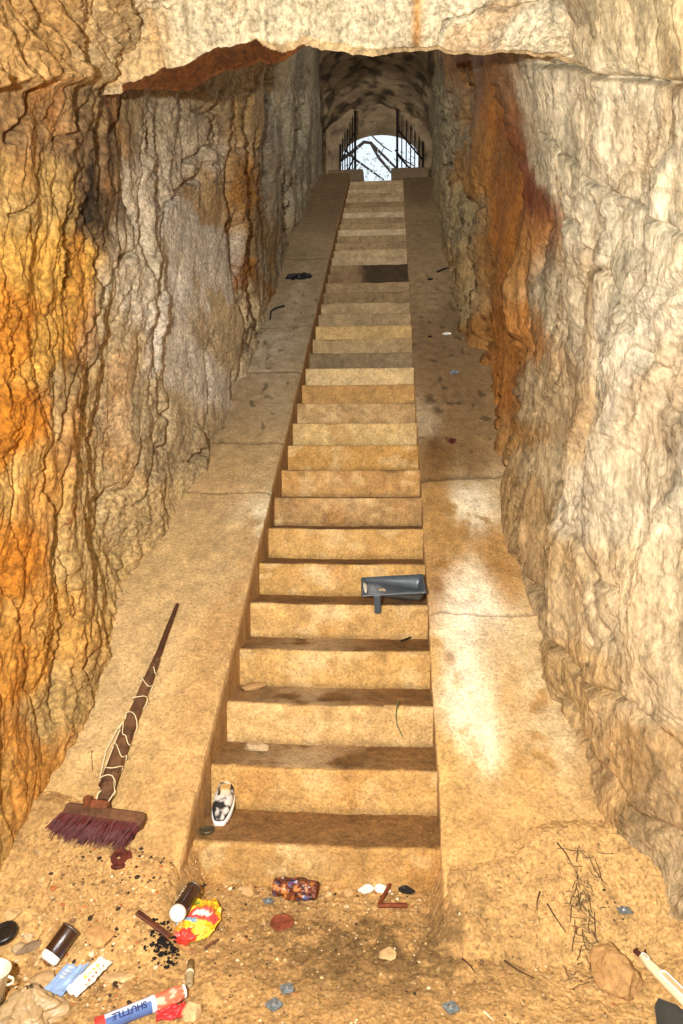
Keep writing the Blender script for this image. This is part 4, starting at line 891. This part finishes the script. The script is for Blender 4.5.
# ---- bucket, black lid, brown bag at left edge
p = G(2, 1010)
bk = thing('plastic_cup', 'off-white plastic tub tipped over at the left edge', 'tub', (p[0]-.045, p[1]-.02, dz(p[0], p[1])+.0), (math.radians(-6), math.radians(6), .2))
MB().lathe([(.002, .003), (.042, .003), (.046, 0), (.058, .125), (.062, .127), (.062, .132), (.056, .132), (.053, .125), (.042, .010), (.002, .008)], 40).build('body', flat('cream_plastic', (230, 220, 190), .45, var=.12), bk, smooth=True)
MB().tube([(.060, -.012, .118), (.072, -.006, .110), (.074, .0, .096), (.064, .006, .085), (.055, .004, .083)], .004, 6).build('handle_lug', flat('cream_plastic', (230, 220, 190), .45), bk, smooth=True)
p = G(4, 942)
o = MB().lathe([(.004, .012), (.012, .014), (.018, .008), (.030, .008), (.036, .016), (.044, .016), (.046, .006), (.044, 0), (.004, 0)][::-1], 30).build('black_disc', flat('black_plastic', (22, 22, 22), .3, var=.2, spec=.5), None, (p[0], p[1], dz(p[0], p[1])+.024), (.2, -.12, 0), True)
tag(o, 'glossy black round lid at the left edge above the white tub', 'lid')
p = G(34, 1013); u, v = np.meshgrid(np.linspace(0, 2*math.pi, 70), np.linspace(0, 1, 40), indexing='ij')
rad = (.090*(1-v**1.4)+.012)*(1+.16*np.sin(u*4+v*3)+.10*np.sin(u*7+1+4*v)+.30*fbm(np.cos(u)*2, np.sin(u)*2, v*4, 4))
x, y, z = rad*np.cos(u)-.006*v, rad*np.sin(u)*.8+.035*v, .085*v**.8+.004*fbm(np.cos(u)*9, np.sin(u)*9, v*6, 2)
o = link_mesh('brown_bag', np.stack([x, y, z], -1).reshape(-1, 3), grid_faces(70, 40), flat('kraft_film', (172, 140, 92), .45, var=.3, vscale=14, vein=.3, spec=.5), smooth=True, loc=(p[0], p[1]-.03, dz(p[0], p[1])-.004), rot=(0, 0, .2))
tag(o, 'crumpled tan bag standing in folds at the bottom left corner', 'bag')

# ---- crushed rusty can, ring, plaster, bars
a = G(296, 896); u, v = np.meshgrid(np.linspace(0, 2*math.pi, 60), np.linspace(0, 1, 50), indexing='ij')
r_ = .047*(1+.22*fbm(np.cos(u)*1.5, np.sin(u)*1.5, v*4, 3))*(1-.12*np.cos(v*6)); x = (v-.5)*.165; y = r_*np.cos(u)*.8; z = r_*np.sin(u)*.75
w = fbm(x*45, y*45, z*45, 3); w2 = pn(x*32+5, y*32, z*32)
C = np.broadcast_to(lin((110, 50, 26)), x.shape+(3,)).copy(); C[w > .28] = lin((190, 112, 40)); C[(w2 > .36)] = lin((70, 70, 120)); C[w < -.3] = lin((48, 22, 14)); C[w2 < -.52] = lin((200, 186, 170))
t = thing('crushed_can', 'crushed drink can, rust brown with faded blue and orange, at the step foot', 'can', (a[0], a[1]-.01, dz(a[0], a[1])+.036), (0, 0, -.10))
link_mesh('can_body', np.stack([x, y, z], -1).reshape(-1, 3), grid_faces(60, 50, True), M_PLA, t, C.reshape(-1, 3), False)
for sx_ in (-1, 1):
    MB().lathe([(.002, .001), (.024, 0), (.029, .004), (.030, 0), (.027, -.003)], 22, Matrix.Translation((sx_*.0825, 0, 0)) @ Matrix.Rotation(sx_*math.pi/2, 4, 'Y') @ Matrix.Scale(.85, 4, (1, 0, 0))).build('can_end', flat('rust', (120, 60, 30), .7, .2, var=.6, vscale=50), t)
p = G(282, 924); o = MB().lathe([(.026, .001), (.030, 0), (.041, 0), (.043, .004), (.041, .008), (.033, .008), (.030, .004), (.004, .003)], 30).build('rusty_tin_disc', flat('rust_red', (138, 66, 38), .8, .2, var=.6, vscale=40), None, (p[0], p[1], dz(p[0], p[1])+.003), (.06, 0, 0), False)
tag(o, 'flat round rusty lid with a raised rim, below the crushed can', 'lid')
stone('left chunk of white plaster at the step foot', 365, 891, .075, .045, .045, (236, 228, 214), 41, .1, 'plaster_chunk', cat='plaster')
stone('right chunk of white plaster at the step foot, beside the black scrap', 382, 891, .075, .045, .045, (236, 228, 214), 42, -.1, 'plaster_chunk', cat='plaster')
p1, p2, p3 = G(396, 883), G(379, 908), G(407, 908)
zb_ = np.array((0, 0, .01))
t = thing('rusty_bracket', 'bent rusty iron bar forming a V at the step foot', 'metal scrap', p2+zb_)
MB().tube([Vector(p1-p2)+Vector((0, 0, .03)), Vector((0, 0, .004))], .008, 6).build('arm', flat('rust_bar', (122, 58, 28), .75, .2, var=.6, vscale=50), t)
MB().tube([Vector((-.004, 0, 0)), Vector(p3-p2)+Vector((0, 0, 0))], .009, 6).build('arm', flat('rust_bar', (122, 58, 28), .75), t)
p = G(403, 892); t = thing('black_scrap', 'black rubber scrap with a torn blue tip, above the rusty bar', 'scrap', (p[0], p[1], dz(p[0], p[1])))
v, f = stone_mesh(.055, .04, .035, 44); link_mesh('rubber', [(a*1.3+.012, b_*1.2, c*1.3) for a, b_, c in v], f, flat('black_rubber', (34, 32, 30), .5), t, None, False)
v, f = stone_mesh(.035, .022, .02, 45); link_mesh('blue_tip', [(a-.025, b_+.01, c+.01) for a, b_, c in v], f, flat('blue_bit', (70, 120, 150), .5), t, None, False)
# ---- square washers
def washer(label, px, py, s_, yaw, col=(128, 138, 142)):
    p = G(px, py); t = thing('square_washer', label, 'washer', (p[0], p[1], dz(p[0], p[1])+.004), (0, 0, yaw), 'square metal washers on the dirt')
    m = flat('zinc', (132, 144, 150), .4, .6, var=.4, vscale=50); n_ = 24
    def sq(r, q_): c, s2 = math.cos(q_), math.sin(q_); k_ = 1/max(abs(c), abs(s2)); return (r*c*min(k_, 1.32), r*s2*min(k_, 1.32))
    v = []; 
    for ring, (r, z) in enumerate(((s_/2, 0), (s_/2, .003), (s_*.27, .004), (s_*.22, .009), (s_*.16, .009), (s_*.13, .004))):
        for k in range(n_):
            q_ = 2*math.pi*(k+.5)/n_; x_, y_ = sq(r, q_) if ring < 2 else (r*math.cos(q_), r*math.sin(q_)); v.append((x_, y_, z))
    f = [(r*n_+k, r*n_+(k+1) % n_, (r+1)*n_+(k+1) % n_, (r+1)*n_+k) for r in range(5) for k in range(n_)]
    link_mesh('plate', v, f, m, t, None, False)
    MB().lathe([(.001, .002), (s_*.10, .002), (s_*.12, .006), (s_*.06, .008)], 12).build('bolt_end', flat('dull_bolt', (170, 150, 120), .5, .4), t)
washer('square washer on the dirt, upper of the two near the centre', 287, 990, .040, .35)
washer('square washer near the bottom edge, left of the damp patch', 274, 1006, .044, .9)
washer('square washer at the bottom edge, below the damp patch', 451, 1009, .044, .5)
washer('square grey washer near the right rock wall', 624, 911, .048, .15)
washer('square washer beside the left end of the crushed can', 268, 902, .036, .5)

# ---- white plastic saw handle, black sheet
a, b_ = Vector(G(641, 962)), Vector(G(700, 1022)); a.z += .02; b_.z += .025; d_ = b_-a; L_ = d_.length
t = thing('hand_tool', 'long cream plastic handle with a rusty blade stub at the right edge', 'handle', a, (0, -math.asin(d_.z/L_), math.atan2(d_.y, d_.x)))
b = MB(); v = []; n_ = 20
prof = [(0, .006, .008), (.004, .012, .012), (.05, .015, .014), (L_*.5, .019, .015), (L_*.9, .022, .016), (L_, .018, .012)]
for x_, wy, wz in prof:
    for k in range(n_): q_ = 2*math.pi*k/n_; v.append((x_, wy*math.copysign(abs(math.cos(q_))**.8, math.cos(q_)), wz*math.copysign(abs(math.sin(q_))**.8, math.sin(q_))))
b.add(v, [(i*n_+k, i*n_+(k+1) % n_, (i+1)*n_+(k+1) % n_, (i+1)*n_+k) for i in range(5) for k in range(n_)]+[tuple(range(n_-1, -1, -1)), tuple(5*n_+k for k in range(n_))])
b.build('grip', flat('cream_grip', (232, 216, 168), .45, var=.12), t, smooth=True)
def oval(x0, x1, hw_, z, n=40):
    r = []
    for k in range(n+1):
        q_ = 2*math.pi*k/n; c, s2 = math.cos(q_), math.sin(q_); r.append(((x1 if c > 0 else x0)+hw_*c, hw_*s2, z))
    return r
MB().tube(oval(.012, .028, .007, .0145), .0016, 5).build('hang_hole_rim', flat('white_rim', (248, 246, 236), .4), t)
MB().tube(oval(.105, L_-.03, .012, .0165), .0022, 5).build('slot_rim', flat('white_rim', (248, 246, 236), .4), t)
MB().box(((.105+L_-.03)/2, 0, .0145), (L_-.13, .018, .003)).build('slot_face', flat('slot_tan', (214, 184, 130), .6), t)
MB().box((-.014, .008, .0), (.03, .006, .012), Matrix.Rotation(.5, 4, 'Z')).tube([(0, 0, 0), (-.022, -.004, .002), (-.034, .010, 0)], [.009, .008, .005], 7).tube([(.0, .004, .006), (-.004, .018, .006), (-.022, .036, .004)], [.006, .005, .002], 6).build('blade_stub', flat('rusted_steel', (92, 46, 34), .7, .3, var=.6, vscale=60), t)
p = G(672, 1022); P_, u, v_ = sheet(30, 30, .16, .15, .010, 12., 0)
o = MB().add([(0, 0, 0), (.07, -.03, 0), (.16, -.10, 0), (.16, -.2, 0), (-.03, -.2, 0), (-.035, -.10, 0), (-.02, -.03, 0), (0, 0, .014), (.07, -.03, .014), (.16, -.10, .014), (.16, -.2, .014), (-.03, -.2, .014), (-.035, -.10, .014), (-.02, -.03, .014)],
    [(6, 5, 4, 3, 2, 1, 0), (7, 8, 9, 10, 11, 12, 13)]+[(k, (k+1) % 7, 7+(k+1) % 7, 7+k) for k in range(7)])
p = G(658, 1001)
o = o.build('plastic_sheet', flat('charcoal_plastic', (52, 54, 54), .45, var=.4, vscale=12, spec=.5), None, (p[0], p[1], dz(p[0], p[1])-.002), up_frame((0, -.1, 1), -.05))
tag(o, 'black rigid plastic panel cut off by the bottom right corner', 'panel')

# ---- scraps on the ramps
def on(px, py, off, lift=0): p = on_ramp(px, py, off); return np.array(p)+np.array((0, 0, lift))
def ragged(name, label, cat, px, py, off, sx, sy, yaw, col, seed, th=.012, rough=.7, wob=.35):
    p = on(px, py, off, .002); n_ = 34; v = [(0, 0, th)]; 
    for k in range(n_):
        q_ = 2*math.pi*k/n_; r = 1+wob*float(fbm(math.cos(q_)*2.2+seed, math.sin(q_)*2.2, seed, 3)); v.append((sx/2*r*math.cos(q_), sy/2*r*math.sin(q_), th*.8*(.6+.4*math.sin(k*2.3))))
    for k in range(n_): v.append((v[1+k][0]*.96, v[1+k][1]*.96, 0))
    f = [(0, 1+k, 1+(k+1) % n_) for k in range(n_)]+[(1+k, 1+n_+k, 1+n_+(k+1) % n_, 1+(k+1) % n_) for k in range(n_)]+[tuple(1+n_+k for k in range(n_))[::-1]]
    o = link_mesh(name, v, f, flat(name+'_%d' % int(seed*10), col, rough, var=.4), None, None, False, p, up_frame(NR, yaw))
    return tag(o, label, cat)
ragged('black_cloth', 'crumpled black cloth lying on the upper left ramp', 'cloth', 299, 278, LOFF, .30, .17, .1, (26, 26, 28), 1.3, .05, .5, .5)
stick('bent black strip on the left ramp, below the black cloth', [on(284, 307, LOFF, .012), on(276, 310, LOFF, .02), on(271, 313, LOFF, .02), on(270, 321, LOFF, .012)], .014, (44, 42, 40), 'strip', 'bent_strip')
ragged('paper_scrap', 'small torn white paper scrap high on the right ramp', 'paper', 447, 334, ROFF, .075, .05, .2, (240, 238, 230), 2.1, .012, .8, .6)
ragged('foil_scrap', 'crumpled bluish grey foil scrap on the right ramp', 'foil', 455, 373, ROFF, .07, .05, .5, (120, 128, 140), 3.4, .02, .35, .6)
ragged('char_bit', 'tiny black charred bit left of the foil scrap, right ramp', 'debris', 430, 337, ROFF, .035, .03, .5, (26, 22, 20), 3.9, .012, .8, .6)
ragged('rust_lump', 'rusty brown lump on the dark part of the right ramp', 'metal scrap', 452, 442, ROFF, .055, .055, .5, (92, 40, 22), 4.4, .03, .8, .6)
ragged('char_bit', 'black charred bit on the right ramp, close to the distant gate end', 'debris', 430, 280, ROFF, .06, .04, .5, (26, 22, 20), 5.3, .02, .8, .6)
stick('thin black twig on the right ramp near the top', [on(437, 273, ROFF, .01), on(444, 270, ROFF, .014), on(450, 268, ROFF, .01)], .012, (30, 26, 22))
stick('short upright looking twig on the left ramp beside the broom', [on(92, 752, LOFF, .006), on(92, 762, LOFF, .006), on(92.5, 772, LOFF, .006)], .003, (110, 76, 44))
# fine twigs on the right side dirt
TW = [([(540, 893), (537, 903), (537, 912)], 'thin twig standing out on the dirt right of the steps', .003), ([(547, 905), (556, 920), (566, 934)], 'long thin twig slanting across the right dirt', .0028), ([(504, 962), (518, 972), (534, 980)], 'thin twig lying left of the big angular stone', .0028),
      ([(462, 960), (470, 967), (475, 974)], 'short dark twig beside the damp patch', .003), ([(484, 1013), (490, 1019), (494, 1023)], 'pale straw bit at the bottom edge', .003), ([(557, 844), (566, 855), (571, 865)], 'reddish twig on the dirt below the right rock wall', .003)]
for pts, lb, r in TW: stick(lb, [G(*p)+(0, 0, .006) for p in pts], r, (206, 196, 160) if 'straw' in lb else (72, 48, 28))
b = MB(); TR = random.Random(21)
for i in range(70):
    x_, y_ = TR.gauss(585, 9), TR.uniform(848, 985); p = Vector(G(x_, y_)); q_ = TR.uniform(0, 6.28); L_ = TR.uniform(.02, .07)
    pts = []
    for k in range(4):
        xx, yy_ = p.x+math.cos(q_)*L_*k/3+TR.uniform(-.004, .004), p.y+math.sin(q_)*L_*k/3+TR.uniform(-.004, .004); pts.append((xx, yy_, dz(xx, yy_)+.006+TR.uniform(0, .006)))
    b.tube(pts, .0016, 4)
tag(b.build('dry_grass', flat('dry_grass', (96, 74, 44), .8, var=.4)), 'tangle of thin dry grass stalks on the dirt along the right wall', 'dry grass', kind='stuff')
